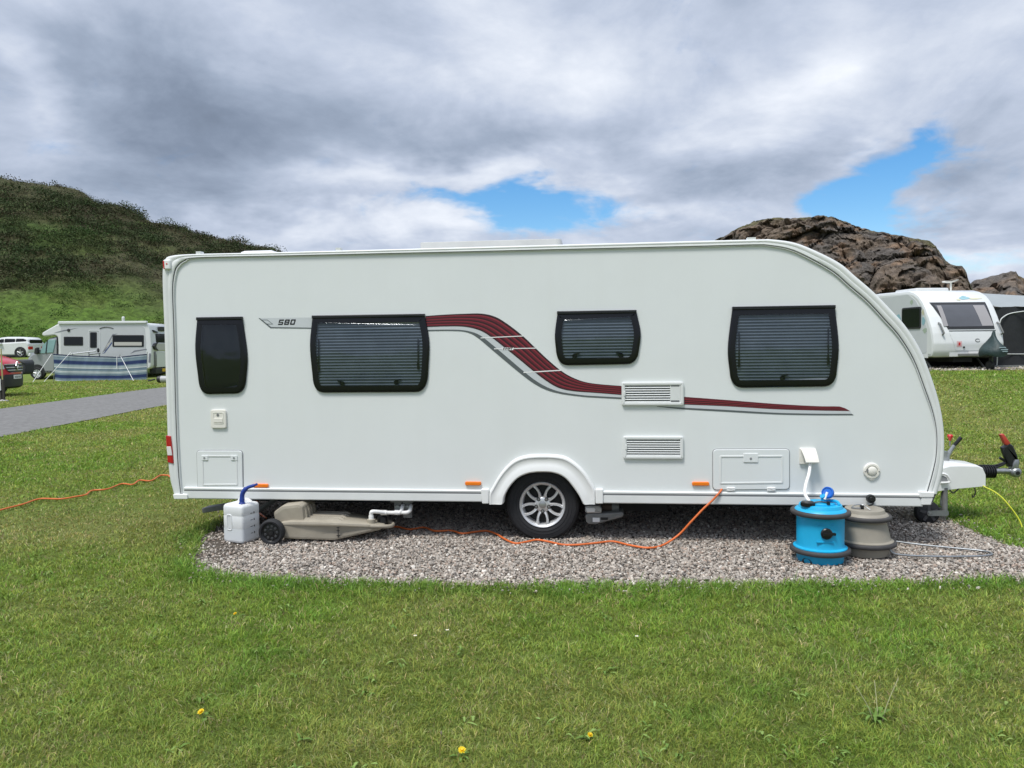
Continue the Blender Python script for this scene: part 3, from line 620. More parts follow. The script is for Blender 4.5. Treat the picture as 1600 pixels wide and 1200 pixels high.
# motor mover beside the wheel
mv = obj('motor_mover', MB().prism(rpoly([S2(*p, .1) for p in ((914, 792), (918, 789.5), (936, 790), (940, 794), (940, 801), (918, 801.5), (914, 799))], .01), -.28, -.08, .012), M('mover_light_grey', (.50, .50, .48), .5, var=(20, .25)), CAR)
obj('mover_cap', MB().prism(rpoly([S2(*p, .1) for p in ((915.5, 793), (928, 792), (931, 795), (929, 799), (917, 799.5))], .008), -.1, -.074, .004), MT['plastic'], mv)
obj('mover_drive', MB().prism(rpoly([S2(*p, .1) for p in ((914, 806), (916, 816), (920, 819), (930, 819.5), (973, 808), (975, 803), (972, 799), (966, 800), (940, 801.5), (918, 802))], .012), -.28, -.09, .014), MT['greymetal'], mv)
obj('mover_label', MB().prism(rect(*S2(926, 815, .1), *S2(937, 808.5, .1), .004), -.1, -.086, .002), MT['plastic'], mv)
obj('mover_button', MB().prism(rect(*S2(938.5, 812, .1), *S2(950, 808, .1), .003), -.1, -.087, .002), MT['dark'], mv)
obj('roller', MB().tube([P(941, 792, .18), P(956, 792, .18)], .033, 14), MT['rust'], mv)
obj('roller_housing', MB().tube([P(956, 792, .18), P(967, 792, .18)], .036, 14), MT['greymetal'], mv)
# waste outlets
wo = obj('waste_outlet', MB().box(P(612, 784, .12).x, P(647, 784, .12).x, .08, .16, .30, .325), MT['greymetal'], CAR)
for x0, x1, yb in ((617, 628, 800), (631, 644, 808)):
    a, b = P(x0, yb, .12), P(x1, 785, .12); obj('outlet_plate', MB().box(a.x, b.x, .10, .125, a.z, .315), MT['greymetal'], wo)
for px, py in ((622.5, 793), (637, 793)): obj('outlet_pipe', MB().lathe([(.001, -.03), (.024, -.03), (.026, 0)], P(px, py, .11), 16, 'y'), MT['steel'], wo)

# ================================================================== THINGS ON THE PITCH
# white jerry can, corner towards the viewer
jc0 = Vector((-2.94, -.115, .010)); JA = R(-19)
JM = Matrix.Translation(jc0) @ Matrix.Rotation(JA, 4, 'Z')
can = thing('water_container', 'white translucent water container with blue pouring spout standing at the gravel edge', 'container', jc0)
hw = .108
def can_ring(i, z, r=.028): return [tuple(JM @ Vector((u, v, z))) for u, v in inset(ccw(rect(-hw, -hw * .95, hw, hw * .95, r, 5)), i)]
mb = MB(); mb.rings([can_ring(.02, 0), can_ring(.006, .004), can_ring(0, .016), can_ring(0, .10), can_ring(.0016, .105), can_ring(.0016, .113), can_ring(0, .118), can_ring(0, .215), can_ring(.0016, .22), can_ring(.0016, .228), can_ring(0, .233), can_ring(0, .288), can_ring(.004, .302), can_ring(.014, .312), can_ring(.03, .318)])
obj('body', mb, MT['can'], can, 40)
# moulded handle bridge on top
mb = MB(); mb.tube([JM @ Vector(p) for p in ((-.075, .05, .300), (-.06, .05, .326), (.02, .05, .330), (.05, .05, .318), (.06, .05, .30))], [.02, .019, .017, .018, .02], 10); obj('carry_handle', mb, MT['can'], can, 60)
# recess of the grip on the left face
mb = MB(); LF = lambda u, v, w: tuple(JM @ Vector((-hw - w + .000, -u, v)))
FF = lambda u, v, w: tuple(JM @ Vector((u, -hw * .95 - w, v)))
mb.frame(rect(-.062, .10, -.002, .235, .02), .012, 0, .005, .003, fn=FF); obj('grip_recess', mb, MT['can'], can)
mb = MB(); mb.prism(rect(-.05, .112, -.014, .223, .014), .0, .0012, fn=FF); obj('grip_shadow_panel', mb, M('milky_plastic_shaded', (.62, .64, .65), .5), can)  # greyer panel paints the shade inside the grip recess
water = MB().rings([[tuple(JM @ Vector((u, v, z))) for u, v in inset(ccw(rect(-hw, -hw * .95, hw, hw * .95, .028, 5)), -.0012)] for z in (.02, .118)], False, False)
# contents seen through the plastic: a slightly greyer lower half
obj('water_level', water, M('milky_plastic_filled', (.62, .65, .67), .35), can, 40)
mb = MB(); RF = lambda u, v, w: tuple(JM @ Vector((hw + w, u, v)))
for z in (.07, .125, .18, .235): mb.prism(rect(-.012, z - .002, .012, z + .002), 0, .0018, fn=RF)
obj('level_mark', mb, MT['ink'], can)
for z, s in ((.077, '2'), (.132, '4'), (.187, '6'), (.242, '8')):
    text('level_number', s, .021, MT['ink'], can, JM @ Matrix.Translation((hw + .0025, .028, z - .006)) @ Matrix.Rotation(R(90), 4, 'Z') @ Matrix.Rotation(R(90), 4, 'X'), 0, .0012)
sp = JM @ Vector((.055, -.045, .30))
spo = obj('spout', MB().tube(catmull([sp, sp + Vector((.0, 0, .05)), sp + Vector((.008, 0, .105)), sp + Vector((.045, 0, .148)), sp + Vector((.10, 0, .168)), sp + Vector((.135, -.005, .182))], 6), [.021] * 8 + [.019] * 10 + [.014] * 8 + [.010] * 5, 14), MT['bluespout'], can, 50)
obj('spout_collar', MB().lathe([(.026, .004), (.026, .026), (.022, .03)], sp, 20), MT['bluespout'], spo)

# beige wheeled waste tank
TK = Vector((-2.632, -.185, .012)); TA = 2.0
def tx(mb): mb.v = [(x if x < .14 else .14 + (x - .14) * .90, y, z) for x, y, z in mb.v]; return mb
tank = thing('waste_tank', 'beige wheeled waste water tank lying flat on the gravel under the caravan', 'waste tank', TK, TA, local=True)
Lx = lambda u, v, w: (u, -w, v)
mb = MB()
low = [(.10, .030), (.50, .020), (.545, .020), (.93, .085), (.965, .105), (.965, .126), (.90, .136), (.57, .168), (.52, .172), (.14, .177), (.05, .165), (.02, .09), (.05, .045)]
lowp = rpoly(low, [.02, .05, .05, .02, .012, .012, .05, .05, .04, .05, .02, .03, .03], 4)
rr = []
for d, y in ((.020, .0), (.006, .004), (0, .016), (0, .40), (.006, .414), (.020, .418)): rr.append([(u, y, v) for u, v in (inset(ccw(lowp), d) if d else ccw(lowp))])
# taper the nose inwards in plan
def nose(r):
    out = []
    for x, y, z in r:
        t = max(0, (x - .55) / .42); k = 1 - .62 * t ** 1.5; out.append((x, .17 + (y - .17) * k if t > 0 else y, z))
    return out
mb.rings([nose(r) for r in rr])
obj('tank_body', tx(mb), MT['beige'], tank, 35)
mb = MB(); hump = rpoly([(.0, .08), (.24, .13), (.225, .290), (.19, .308), (.05, .292), (-.03, .235)], [.02, .02, .03, .04, .05, .04], 5)
mb.rings([[(u, y, v) for u, v in (inset(ccw(hump), d) if d else ccw(hump))] for d, y in ((.028, .055), (.008, .060), (0, .078), (0, .35), (.008, .366), (.028, .372))])
for k in range(4):
    y = .10 + k * .07; mb.rings([[(x, y + s * .5 * wv, z) for x, z, wv in ((.215, .15, .04), (.252, .15, .032), (.244, .245, .026), (.222, .28, .02)) for s in (1,)] , [(x, y - .5 * wv, z) for x, z, wv in ((.215, .15, .04), (.252, .15, .032), (.244, .245, .026), (.222, .28, .02))]])
obj('tank_hump', mb, MT['beige'], tank, 35)
mb = MB()
for k in range(5):
    y = .075 + k * .066; mb.rings([[(x, y - .020, .160), (x, y - .011, zz), (x, y + .011, zz), (x, y + .020, .160)] for x, zz in ((.235, .170), (.25, .190), (.56, .184), (.60, .164))])
obj('tank_rib', tx(mb), MT['beige'], tank, 30)
mb = MB(); mb.tube(catmull([(.86, .06, .125), (.95, .08, .120), (1.02, .12, .112), (1.04, .17, .112), (1.02, .22, .112), (.95, .27, .120), (.86, .30, .125)], 6), .016, 10); obj('pull_handle', tx(mb), MT['beige'], tank)
cp = obj('filler_cap', MB().lathe([(.001, .052), (.026, .050), (.040, .036), (.044, .0), (.044, -.03)], (.852, .20, .135), 24), MT['dark'], tank)
obj('cap_lug', MB().box(.817, .887, .192, .208, .168, .195), MT['dark'], cp)
obj('inlet_neck', MB().lathe([(.034, -.02), (.034, .02), (.026, .024)], (.78, .12, .150), 20), MT['beige'], tank)
obj('vent_cap', MB().lathe([(.001, .028), (.018, .026), (.020, .010), (.010, .006), (.010, -.03)], (.085, .26, .296), 16), MT['dark'], tank)
mb = MB()
mb.box(.577, .582, -.0022, .004, .045, .13); mb.box(.567, .591, -.0022, .004, .098, .104); mb.box(.566, .592, -.0022, .004, .058, .064); mb.box(.568, .590, -.0022, .004, .124, .130)
obj('level_mark', mb.xf(Matrix.Translation((-.045, .004, 0))), MT['ink'], tank)
def tank_wheel(y, s):
    c = (0, y, .100); f = lambda v: v * s
    w_ = obj('wheel', MB().lathe([(.076, f(.012)), (.080, f(-.002)), (.092, f(-.004)), (.101, f(.006)), (.104, f(.02)), (.104, f(.055)), (.098, f(.066)), (.04, f(.066))], c, 40, 'y', False), MT['rubber'], tank)
    obj('wheel_disc', MB().lathe([(.001, f(.004)), (.022, f(.004)), (.026, f(.012)), (.070, f(.016)), (.078, f(.006))], c, 40, 'y', False), MT['dark'], w_)
    mb = MB()
    for k in range(9):
        a = 2 * math.pi * k / 9; mb.lathe([(.001, f(.007)), (.0095, f(.008)), (.0115, f(.014))], (c[0] + .050 * math.cos(a), y, c[2] + .050 * math.sin(a)), 14, 'y', False)
    obj('wheel_boss', mb, M('wheel_boss_dark', (.045, .047, .05), .4), w_)
tank_wheel(-.075, 1); tank_wheel(.49, -1)
TM = Matrix.Translation(TK) @ Matrix.Rotation(R(TA), 4, 'Z')
neck = TM @ Vector((.78, .12, .17))
# white waste pipe
e1 = P(625, 803, .02); e2 = P(641, 797, .05)
wpath = [neck + Vector((0, 0, -.015)), neck + Vector((0, 0, .03)), neck + Vector((.002, -.002, .052)), neck + Vector((.02, .0, .064)), Vector((-1.74, .02, .226)), Vector((-1.63, .03, .226)), Vector((-1.575, .025, .228)), Vector((-1.55, .035, .24)), Vector((-1.548, .06, .262)), Vector((-1.55, .09, .27))]
pp = obj('waste_pipe', MB().tube(catmull(wpath, 5), .0165, 14), MT['pipe'], None, loc=neck)
tag(pp, 'white push-fit waste pipe joining the caravan outlet to the beige tank', 'pipe')
mb = MB()
q = [Vector((-1.79, .016, .226)), Vector((-1.74, .02, .226)), Vector((-1.675, .025, .227)), Vector((-1.63, .03, .226))]
mb.tube([q[0], q[1]], .0215, 14); mb.tube([q[2], q[3]], .0215, 14); mb.lathe([(.0215, 0), (.0215, .03)], neck + Vector((0, 0, .0)), 14)
obj('pipe_joint', mb, MT['pipe'], pp)
obj('pipe_branch', MB().tube(catmull([Vector((-1.64, .02, .222)), Vector((-1.62, .03, .240)), Vector((-1.618, .05, .262)), Vector((-1.62, .09, .272))], 5), .0165, 14), MT['pipe'], pp)

# rolling water barrels
def barrel(name, label, c, rad, top, mat, taper, rings_z, ring_r, lidz):
    b = thing(name, label, 'water barrel', c)
    z = lambda h: h
    r0, r1 = rad, rad * taper
    prof = [(.001, .0), (r0 * .90, .0), (r0 * .98, .012), (r0, .045), (r0 * 1.01, .075), (r0 * 1.13, .083), (r0 * 1.14, .115), (r0 * 1.03, .124), (r0 * 1.0, .14), (r1 * 1.01, rings_z[1] - .035), (r1 * 1.10, rings_z[1] - .02), (r1 * 1.10, rings_z[1] + .014), (r1 * 1.06, rings_z[1] + .024), (r1 * .95, rings_z[1] + .034), (r1 * .93, rings_z[1] + .042), (r1 * .92, lidz - .014), (r1 * .89, lidz - .003), (r1 * .84, lidz), (r1 * .5, lidz - .004), (.001, lidz - .006)]
    obj('body', MB().lathe(prof, c, 64), mat, b, 28)
    for zz, rr_ in zip(rings_z, ring_r):
        obj('rolling_tyre', MB().lathe([(rr_ - .028, -.016), (rr_ - .007, -.0165), (rr_, -.011), (rr_ + .002, 0), (rr_, .011), (rr_ - .007, .0165), (rr_ - .028, .016)], Vector(c) + Vector((0, 0, zz)), 64, 'z', False), MT['tyregrey'], b, 50)
    return b
bc = Vector((1.612, -.405, .004))
bb = barrel('water_barrel', 'bright blue rolling water barrel with two dark tyres and a white hose going in', bc, .163, .42, MT['blue'], .995, (.092, .365), (.208, .205), .425)
# raised lid features
lt = bc.z + .425
obj('lid_plateau', MB().lathe([(.10, -.01), (.10, .006), (.092, .012), (.001, .013)], bc + Vector((.01, .02, .422)), 36), MT['blue'], bb)
cap = obj('screw_cap', MB().lathe([(.046, .0), (.047, .026), (.040, .032), (.001, .033)], bc + Vector((-.105, -.06, .418)), 28), MT['dark'], bb)
mb = MB()
for k in range(20):
    a = 2 * math.pi * k / 20; p = bc + Vector((-.105 + .047 * math.cos(a), -.06 + .047 * math.sin(a), .42)); mb.tube([p, p + Vector((0, 0, .022))], .003, 5)
obj('cap_rib', mb, MT['dark'], cap)
obj('cap_strap', MB().tube(catmull([bc + Vector((-.06, -.05, .44)), bc + Vector((-.02, -.06, .448)), bc + Vector((.03, -.07, .444))], 4), .006, 6), MT['dark'], bb)
obj('strap_stud', MB().lathe([(.013, 0), (.013, .022), (.001, .024)], bc + Vector((.035, -.07, .43)), 12), MT['dark'], bb)
obj('lid_handle', MB().tube(catmull([bc + Vector((.03, .05, .432)), bc + Vector((.07, .0, .446)), bc + Vector((.105, -.04, .446)), bc + Vector((.115, -.06, .425))], 5), .011, 8), MT['blue'], bb)
sc = P(1291, 830, -.56); sd = (Vector((sc.x, sc.y, 0)) - Vector((bc.x, bc.y, 0))).normalized()
CM = Matrix.Translation(Vector((bc.x, bc.y, .245)) + sd * .158) @ Matrix(((sd.y * -1, -sd.x, 0, 0), (sd.x, -sd.y, 0, 0), (0, 0, 1, 0), (0, 0, 0, 1)))
side_cap = obj('drain_cap', MB().lathe([(.040, .004), (.040, -.014), (.034, -.020), (.001, -.021)], (0, 0, 0), 28, 'y').xf(CM), MT['dark'], bb)
mb = MB(); mb.box(-.03, .03, -.036, -.018, -.008, .008); mb.prism(rect(.026, -.010, .062, .008, .006), 0, .018); obj('cap_grip', mb.xf(CM), MT['dark'], side_cap)
mb = MB()
mb.box(-.058, .05, -.006, .006, .062, .066); mb.box(-.066, .05, -.008, .006, -.066, -.058); obj('cap_recess_lip', mb.xf(CM), MT['blue'], bb)
# foot notch: a dark arch patch painted on for the shade in the hollow
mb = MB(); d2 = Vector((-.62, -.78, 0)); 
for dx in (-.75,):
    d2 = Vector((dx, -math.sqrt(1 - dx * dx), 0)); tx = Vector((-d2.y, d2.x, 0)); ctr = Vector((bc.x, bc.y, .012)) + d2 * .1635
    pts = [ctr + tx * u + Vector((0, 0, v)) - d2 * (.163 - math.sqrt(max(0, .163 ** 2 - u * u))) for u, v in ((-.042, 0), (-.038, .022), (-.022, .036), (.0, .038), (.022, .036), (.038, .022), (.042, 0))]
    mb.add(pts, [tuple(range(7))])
obj('foot_notch_shade', mb, MT['chassis'], bb, fix=False)
# turquoise tap on top with its dip pipe
t0 = bc + Vector((.02, -.01, .43))
tp = obj('tap_elbow', MB().tube(catmull([t0, t0 + Vector((.0, 0, .035)), t0 + Vector((-.012, -.01, .055))], 4), .020, 12), M('turquoise_tap', (.015, .33, .62), .4), bb)
hd = (Vector((-.42, -.62, .34))).normalized(); hcn = t0 + Vector((.028, 0, .075))
hq = hd.to_track_quat('Y', 'Z').to_matrix().to_4x4()
obj('tap_wheel', MB().lathe([(.001, .006), (.030, .008), (.036, .016), (.042, .012), (.044, -.006), (.036, -.028), (.001, -.032)], (0, 0, 0), 26, 'y').xf(Matrix.Translation(hcn) @ hq), MT['bluecap'], bb)
obj('dip_pipe', MB().tube([hcn + hd * .012, hcn + hd * .012 + Vector((-.022, -.012, -.05))], .0095, 10), MT['pipe'], bb)

gc = Vector((1.985, -.205, .012))
gb = barrel('waste_barrel', 'beige rolling barrel behind the blue one with a steel handle lying on the gravel', gc, .178, .36, MT['beigebar'], .855, (.095, .285), (.222, .188), .345)
# keep names true: its lid fittings
obj('lid_clip', MB().box(gc.x - .10, gc.x - .02, gc.y - .03, gc.y - .015, gc.z + .345, gc.z + .352), MT['seal'], gb)
obj('lid_latch', MB().prism(rect(gc.x - .035, gc.z + .338, gc.x - .012, gc.z + .372, .004), .21, .235), MT['dark'], gb)
obj('clip_wire', MB().tube(catmull([gc + Vector((-.10, -.03, .356)), gc + Vector((-.07, -.02, .372)), gc + Vector((-.02, -.02, .372)), gc + Vector((.0, -.05, .36)), gc + Vector((.02, -.07, .345))], 5), .004, 6), MT['steel'], gb)
cpos = P(1361, 779.5, -.06); cpos.x
kc = obj('tethered_cap', MB().lathe([(.001, -.022), (.014, -.022), (.018, -.014), (.030, -.014), (.033, -.004), (.033, .018), (.001, .020)], cpos, 26, 'y'), MT['dark'], gb)
obj('cap_tether', MB().tube(catmull([cpos + Vector((0, .0, -.02)), gc + Vector((.10, .11, .355)), gc + Vector((.06, .08, .342))], 5), .008, 6), MT['dark'], gb)
hpts = [(gc.x + .13, gc.y + .17, .10), (2.23, .05, .055), (2.50, -.02, .035), (2.80, -.115, .03), (2.868, -.15, .03), (2.885, -.20, .03), (2.85, -.255, .03), (2.70, -.30, .03), (2.4, -.335, .034), (2.16, -.345, .05), (gc.x + .13, gc.y - .13, .10)]
obj('pull_handle', MB().tube(catmull([Vector(p) for p in hpts], 6), .0075, 8), MT['steel'], gb, 60)

# white hose from the socket into the blue barrel
hs = P(1266, 722, -.05)
hz_end = bc + Vector((-.085, -.02, .44))
hose = obj('water_hose', MB().tube(catmull([Vector((hs.x - .005, -.042, hs.z + .02)), hs, P(1264, 740, -.10), P(1259, 758, -.20), P(1258, 772, -.30), hz_end, hz_end + Vector((0, 0, -.04))], 6), .0125, 10), MT['pipe'], None, loc=hs)
tag(hose, 'white water hose hanging from the caravan socket into the blue barrel', 'hose')

# cables
def cable(name, pts, r, mat, label, per=8):
    p = catmull([Vector(q) for q in pts], per); o = obj(name, MB().tube(p, r, 8), mat, None, 60, loc=p[0]); return tag(o, label, 'cable')
gl = lambda px, py, z=.03: tuple(G(px, py, z))
cable('mains_cable', [gl(-90, 822), gl(-40, 810), gl(0, 797), gl(35, 788), gl(62, 779.5), gl(95, 779.5), gl(118, 776), gl(134, 773), gl(140, 768), gl(147, 766), gl(168, 764), gl(190, 756), gl(207, 757), gl(218, 750.5), gl(236, 751), gl(250, 743), gl(264, 743), gl(275, 746), (-4.25, 2.6, .03), (-3.9, 2.2, .03), (-3.55, 1.5, .03), (-3.3, .95, .03), (-3.05, .6, .03)], .0085, MT['orange'], 'orange mains cable snaking over the grass left of the caravan')
cable('hookup_cable', [(-2.6, .9, .035), (-2.2, .62, .035), gl(590, 822), gl(620, 823), gl(640, 827), gl(662, 824), gl(680, 829.5), gl(705, 829), gl(722, 833.5), gl(742, 831), gl(760, 829.5), gl(775, 834), gl(790, 843), gl(806, 849), gl(825, 846), gl(840, 843.5), gl(858, 846.5), gl(880, 851), gl(905, 851), gl(935, 848), gl(958, 846), gl(985, 852), gl(1012, 856), gl(1035, 852), P(1060, 836, -.06), P(1080, 815, -.07), P(1098, 796, -.06), P(1113, 782, -.045), P(1123, 771, -.036), P(1128, 764.5, -.012)], .0085, MT['orange'], 'orange cable lying across the gravel past the wheel and up into the battery hatch')
cable('breakaway_cable', [P(1536, 759, .95), P(1541, 762, .93), P(1553, 768, .9), P(1566, 778, .86), P(1580, 794, .82), P(1590, 808, .80), P(1596, 820, .78), P(1596.5, 825, .77), P(1594.5, 829, .77)], .006, MT['yellow'], 'thin yellow cable drooping from the drawbar to the grass')
# grey levelling block and stones under the rear corner
lb = obj('levelling_block', MB().prism(rect(-.14, -.02, .16, .025, .01), -.06, .06, .006).xf(Matrix.Translation(P(343, 793, .45)) @ Matrix.Rotation(R(-9), 4, 'Y')), MT['greymetal'], None, loc=P(343, 793, .45))
tag(lb, 'grey plastic levelling block under the rear corner of the caravan', 'block')

# ================================================================== GROUND
def ground_mat():
    m = bpy.data.materials.new('lawn_soil'); m.use_nodes = True; nt = m.node_tree; b = nt.nodes['Principled BSDF']; L = nt.links.new
    tc = nt.nodes.new('ShaderNodeTexCoord')
    def nz(sc, det, ro=.6):
        n = nt.nodes.new('ShaderNodeTexNoise'); n.inputs['Scale'].default_value = sc; n.inputs['Detail'].default_value = det; n.inputs['Roughness'].default_value = ro; L(tc.outputs['Object'], n.inputs['Vector']); return n
    def ramp(n, a, b_, c0, c1):
        r = nt.nodes.new('ShaderNodeValToRGB'); r.color_ramp.elements[0].position = a; r.color_ramp.elements[1].position = b_; r.color_ramp.elements[0].color = (*c0, 1); r.color_ramp.elements[1].color = (*c1, 1); L(n.outputs['Fac'], r.inputs['Fac']); return r
    r1 = ramp(nz(.55, 7), .35, .68, (.135, .200, .036), (.200, .225, .066))
    r2 = ramp(nz(34, 6, .8), .3, .7, (.55, .55, .5), (1.25, 1.25, 1.2))
    mx = nt.nodes.new('ShaderNodeMix'); mx.data_type = 'RGBA'; mx.blend_type = 'MULTIPLY'; mx.inputs[0].default_value = 1
    L(r1.outputs[0], mx.inputs[6]); L(r2.outputs[0], mx.inputs[7])
    L(mx.outputs[2], b.inputs['Base Color']); b.inputs['Roughness'].default_value = .9; b.inputs['Specular IOR Level'].default_value = .15
    bp = nt.nodes.new('ShaderNodeBump'); bp.inputs['Strength'].default_value = .9; bp.inputs['Distance'].default_value = .04
    L(nz(22, 8, .8).outputs['Fac'], bp.inputs['Height']); L(bp.outputs['Normal'], b.inputs['Normal']); return m
def grid_obj(name, xs, ys, zf, mat, kind='structure'):
    X, Y = np.meshgrid(xs, ys); Z = zf(X, Y); nx, ny = len(xs), len(ys)
    v = np.stack([X, Y, Z], -1).reshape(-1, 3); i = np.arange((ny - 1) * (nx - 1)); r, c = i // (nx - 1), i % (nx - 1); a = r * nx + c
    f = np.stack([a, a + 1, a + nx + 1, a + nx], 1); o = np_mesh(name, v, f, mat); tag(o, kind=kind); return o
def np_mesh(name, v, f, mat, smooth=True, col=None, cname='tint', tris=None):
    me = bpy.data.meshes.new(name); v = np.asarray(v, np.float32); f = np.asarray(f, np.int32); k = f.shape[1]
    loops = f.ravel(); starts = np.arange(len(f), dtype=np.int32) * k; tot = np.full(len(f), k, np.int32)
    if tris is not None:
        t = np.asarray(tris, np.int32); starts = np.concatenate([starts, len(loops) + np.arange(len(t), dtype=np.int32) * 3]); tot = np.concatenate([tot, np.full(len(t), 3, np.int32)]); loops = np.concatenate([loops, t.ravel()])
    me.vertices.add(len(v)); me.vertices.foreach_set('co', v.ravel()); me.loops.add(len(loops)); me.loops.foreach_set('vertex_index', loops)
    me.polygons.add(len(starts)); me.polygons.foreach_set('loop_start', starts); me.polygons.foreach_set('loop_total', tot)
    me.polygons.foreach_set('use_smooth', np.full(len(starts), smooth)); me.update(calc_edges=True)
    if col is not None:
        a = me.attributes.new(cname, 'FLOAT_COLOR', 'POINT'); c4 = np.ones((len(v), 4), np.float32); c4[:, :3] = col; a.data.foreach_set('color', c4.ravel())
    me.materials.append(mat); o = bpy.data.objects.new(name, me); COL.objects.link(o); return o
xs = np.concatenate([np.linspace(-700, -90, 20), np.arange(-88, 70, 1.0), np.linspace(72, 700, 20)]); ys = np.concatenate([np.linspace(-200, -14, 8), np.arange(-12, 75, 1.0), np.linspace(77, 900, 24)])
grid_obj('ground', xs, ys, lambda x, y: hz(x, y), ground_mat())
# gravel pitch: compacted dirt sheet
MDIRT = M('gravel_bed', (.13, .11, .09), .95, var=(26, .55), bump=(120, .8, .01), spec=.2)
mb = MB(); mb.add([(x, y, .004) for x, y in PAD], [tuple(range(len(PAD)))])
tag(obj('gravel_bed', mb, MDIRT, None, fix=False), kind='structure')
# asphalt road
MROAD = M('road_asphalt', (.225, .222, .214), .9, var=(9, .35), bump=(220, .6, .006), spec=.2, col2=(.135, .133, .128))
n = 60; A = resample(ROAD_N, n); B = resample(ROAD_F, n)
mb = MB(); mb.rings([[(A[i].lerp(B[i], t).x, A[i].lerp(B[i], t).y, .02 + float(hz(A[i].lerp(B[i], t).x, A[i].lerp(B[i], t).y)) + .03 * math.sin(math.pi * t)) for i in range(n)] for t in np.linspace(0, 1, 9)], False, False, closed=False)
tag(obj('road', mb, MROAD, None, fix=False), kind='structure')
# gravel stones
def stones(n, poly, ymax, smin, smax, seed, dens=None):
    g = np.random.default_rng(seed); poly = np.asarray(poly); lo, hi = poly.min(0), poly.max(0); hi[1] = min(hi[1], ymax)
    x = g.uniform(lo[0], hi[0], n); y = g.uniform(lo[1], hi[1], n); k = in_poly(x, y, poly); x, y = x[k], y[k]
    d = poly_dist(x, y, poly); keep = g.random(len(x)) < np.clip((d + .04 * fbm(x * 9, y * 9, 3)) / .07, .25, 1)
    # bare trodden soil along the left end
    soil = sst(-2.72, -3.02, x + .5 * (fbm(x * 3, y * 3, 5) - .5)) * (y < .8)
    keep &= g.random(len(x)) > soil * .82
    x, y = x[keep], y[keep]; n = len(x)
    bm = bmesh.new(); bmesh.ops.create_icosphere(bm, subdivisions=1, radius=1); bv = np.array([v.co[:] for v in bm.verts]); bf = np.array([[v.index for v in f.verts] for f in bm.faces]); bm.free()
    nv = len(bv); s = (smin * (smax / smin) ** (g.random(n) ** 1.5))[:, None]
    loc = bv[None] * (1 + g.uniform(-.33, .33, (n, nv, 1))); loc = loc * np.stack([g.uniform(.75, 1.35, n), g.uniform(.7, 1.1, n), g.uniform(.42, .8, n)], -1)[:, None]
    q = g.normal(size=(n, 4)) * np.array([1, .35, .35, 1]); q /= np.linalg.norm(q, axis=1, keepdims=True); w, a, b, c = q.T
    Rm = np.stack([np.stack([1 - 2 * (b * b + c * c), 2 * (a * b - c * w), 2 * (a * c + b * w)], -1), np.stack([2 * (a * b + c * w), 1 - 2 * (a * a + c * c), 2 * (b * c - a * w)], -1), np.stack([2 * (a * c - b * w), 2 * (b * c + a * w), 1 - 2 * (a * a + b * b)], -1)], 1)
    loc = np.einsum('nij,nvj->nvi', Rm, loc) * s[:, None]
    loc[:, :, 0] += x[:, None]; loc[:, :, 1] += y[:, None]; loc[:, :, 2] += (.006 + s[:, 0] * g.uniform(.05, .75, n))[:, None]
    base = np.array([[.38, .335, .295], [.30, .275, .25], [.47, .425, .38], [.22, .19, .165], [.34, .265, .22], [.62, .585, .54], [.13, .12, .112]])
    ci = g.choice(len(base), n, p=[.27, .22, .19, .12, .10, .05, .05]); colr = base[ci] * g.uniform(.84, 1.26, (n, 1)) * np.array([1.0, .995, .97])
    col = np.repeat(colr, nv, 0)
    f = (bf[None] + (np.arange(n) * nv)[:, None, None]).reshape(-1, 3)
    return loc.reshape(-1, 3), f, col
v, f, c = stones(135000, PAD, 2.2, .0050, .0150, 3)
sv, sf, sc_ = stones(5200, inset(ccw(PAD), -.16), 1.2, .005, .012, 31); sv[:, 2] += .012
f = np.concatenate([f, sf + len(v)]); v = np.concatenate([v, sv]); c = np.concatenate([c, sc_])
go = np_mesh('gravel', v, f, attr_mat('gravel_stone', 'tint', .85), False, c); tag(go, 'loose pinkish grey gravel covering the caravan pitch', 'gravel', kind='stuff')

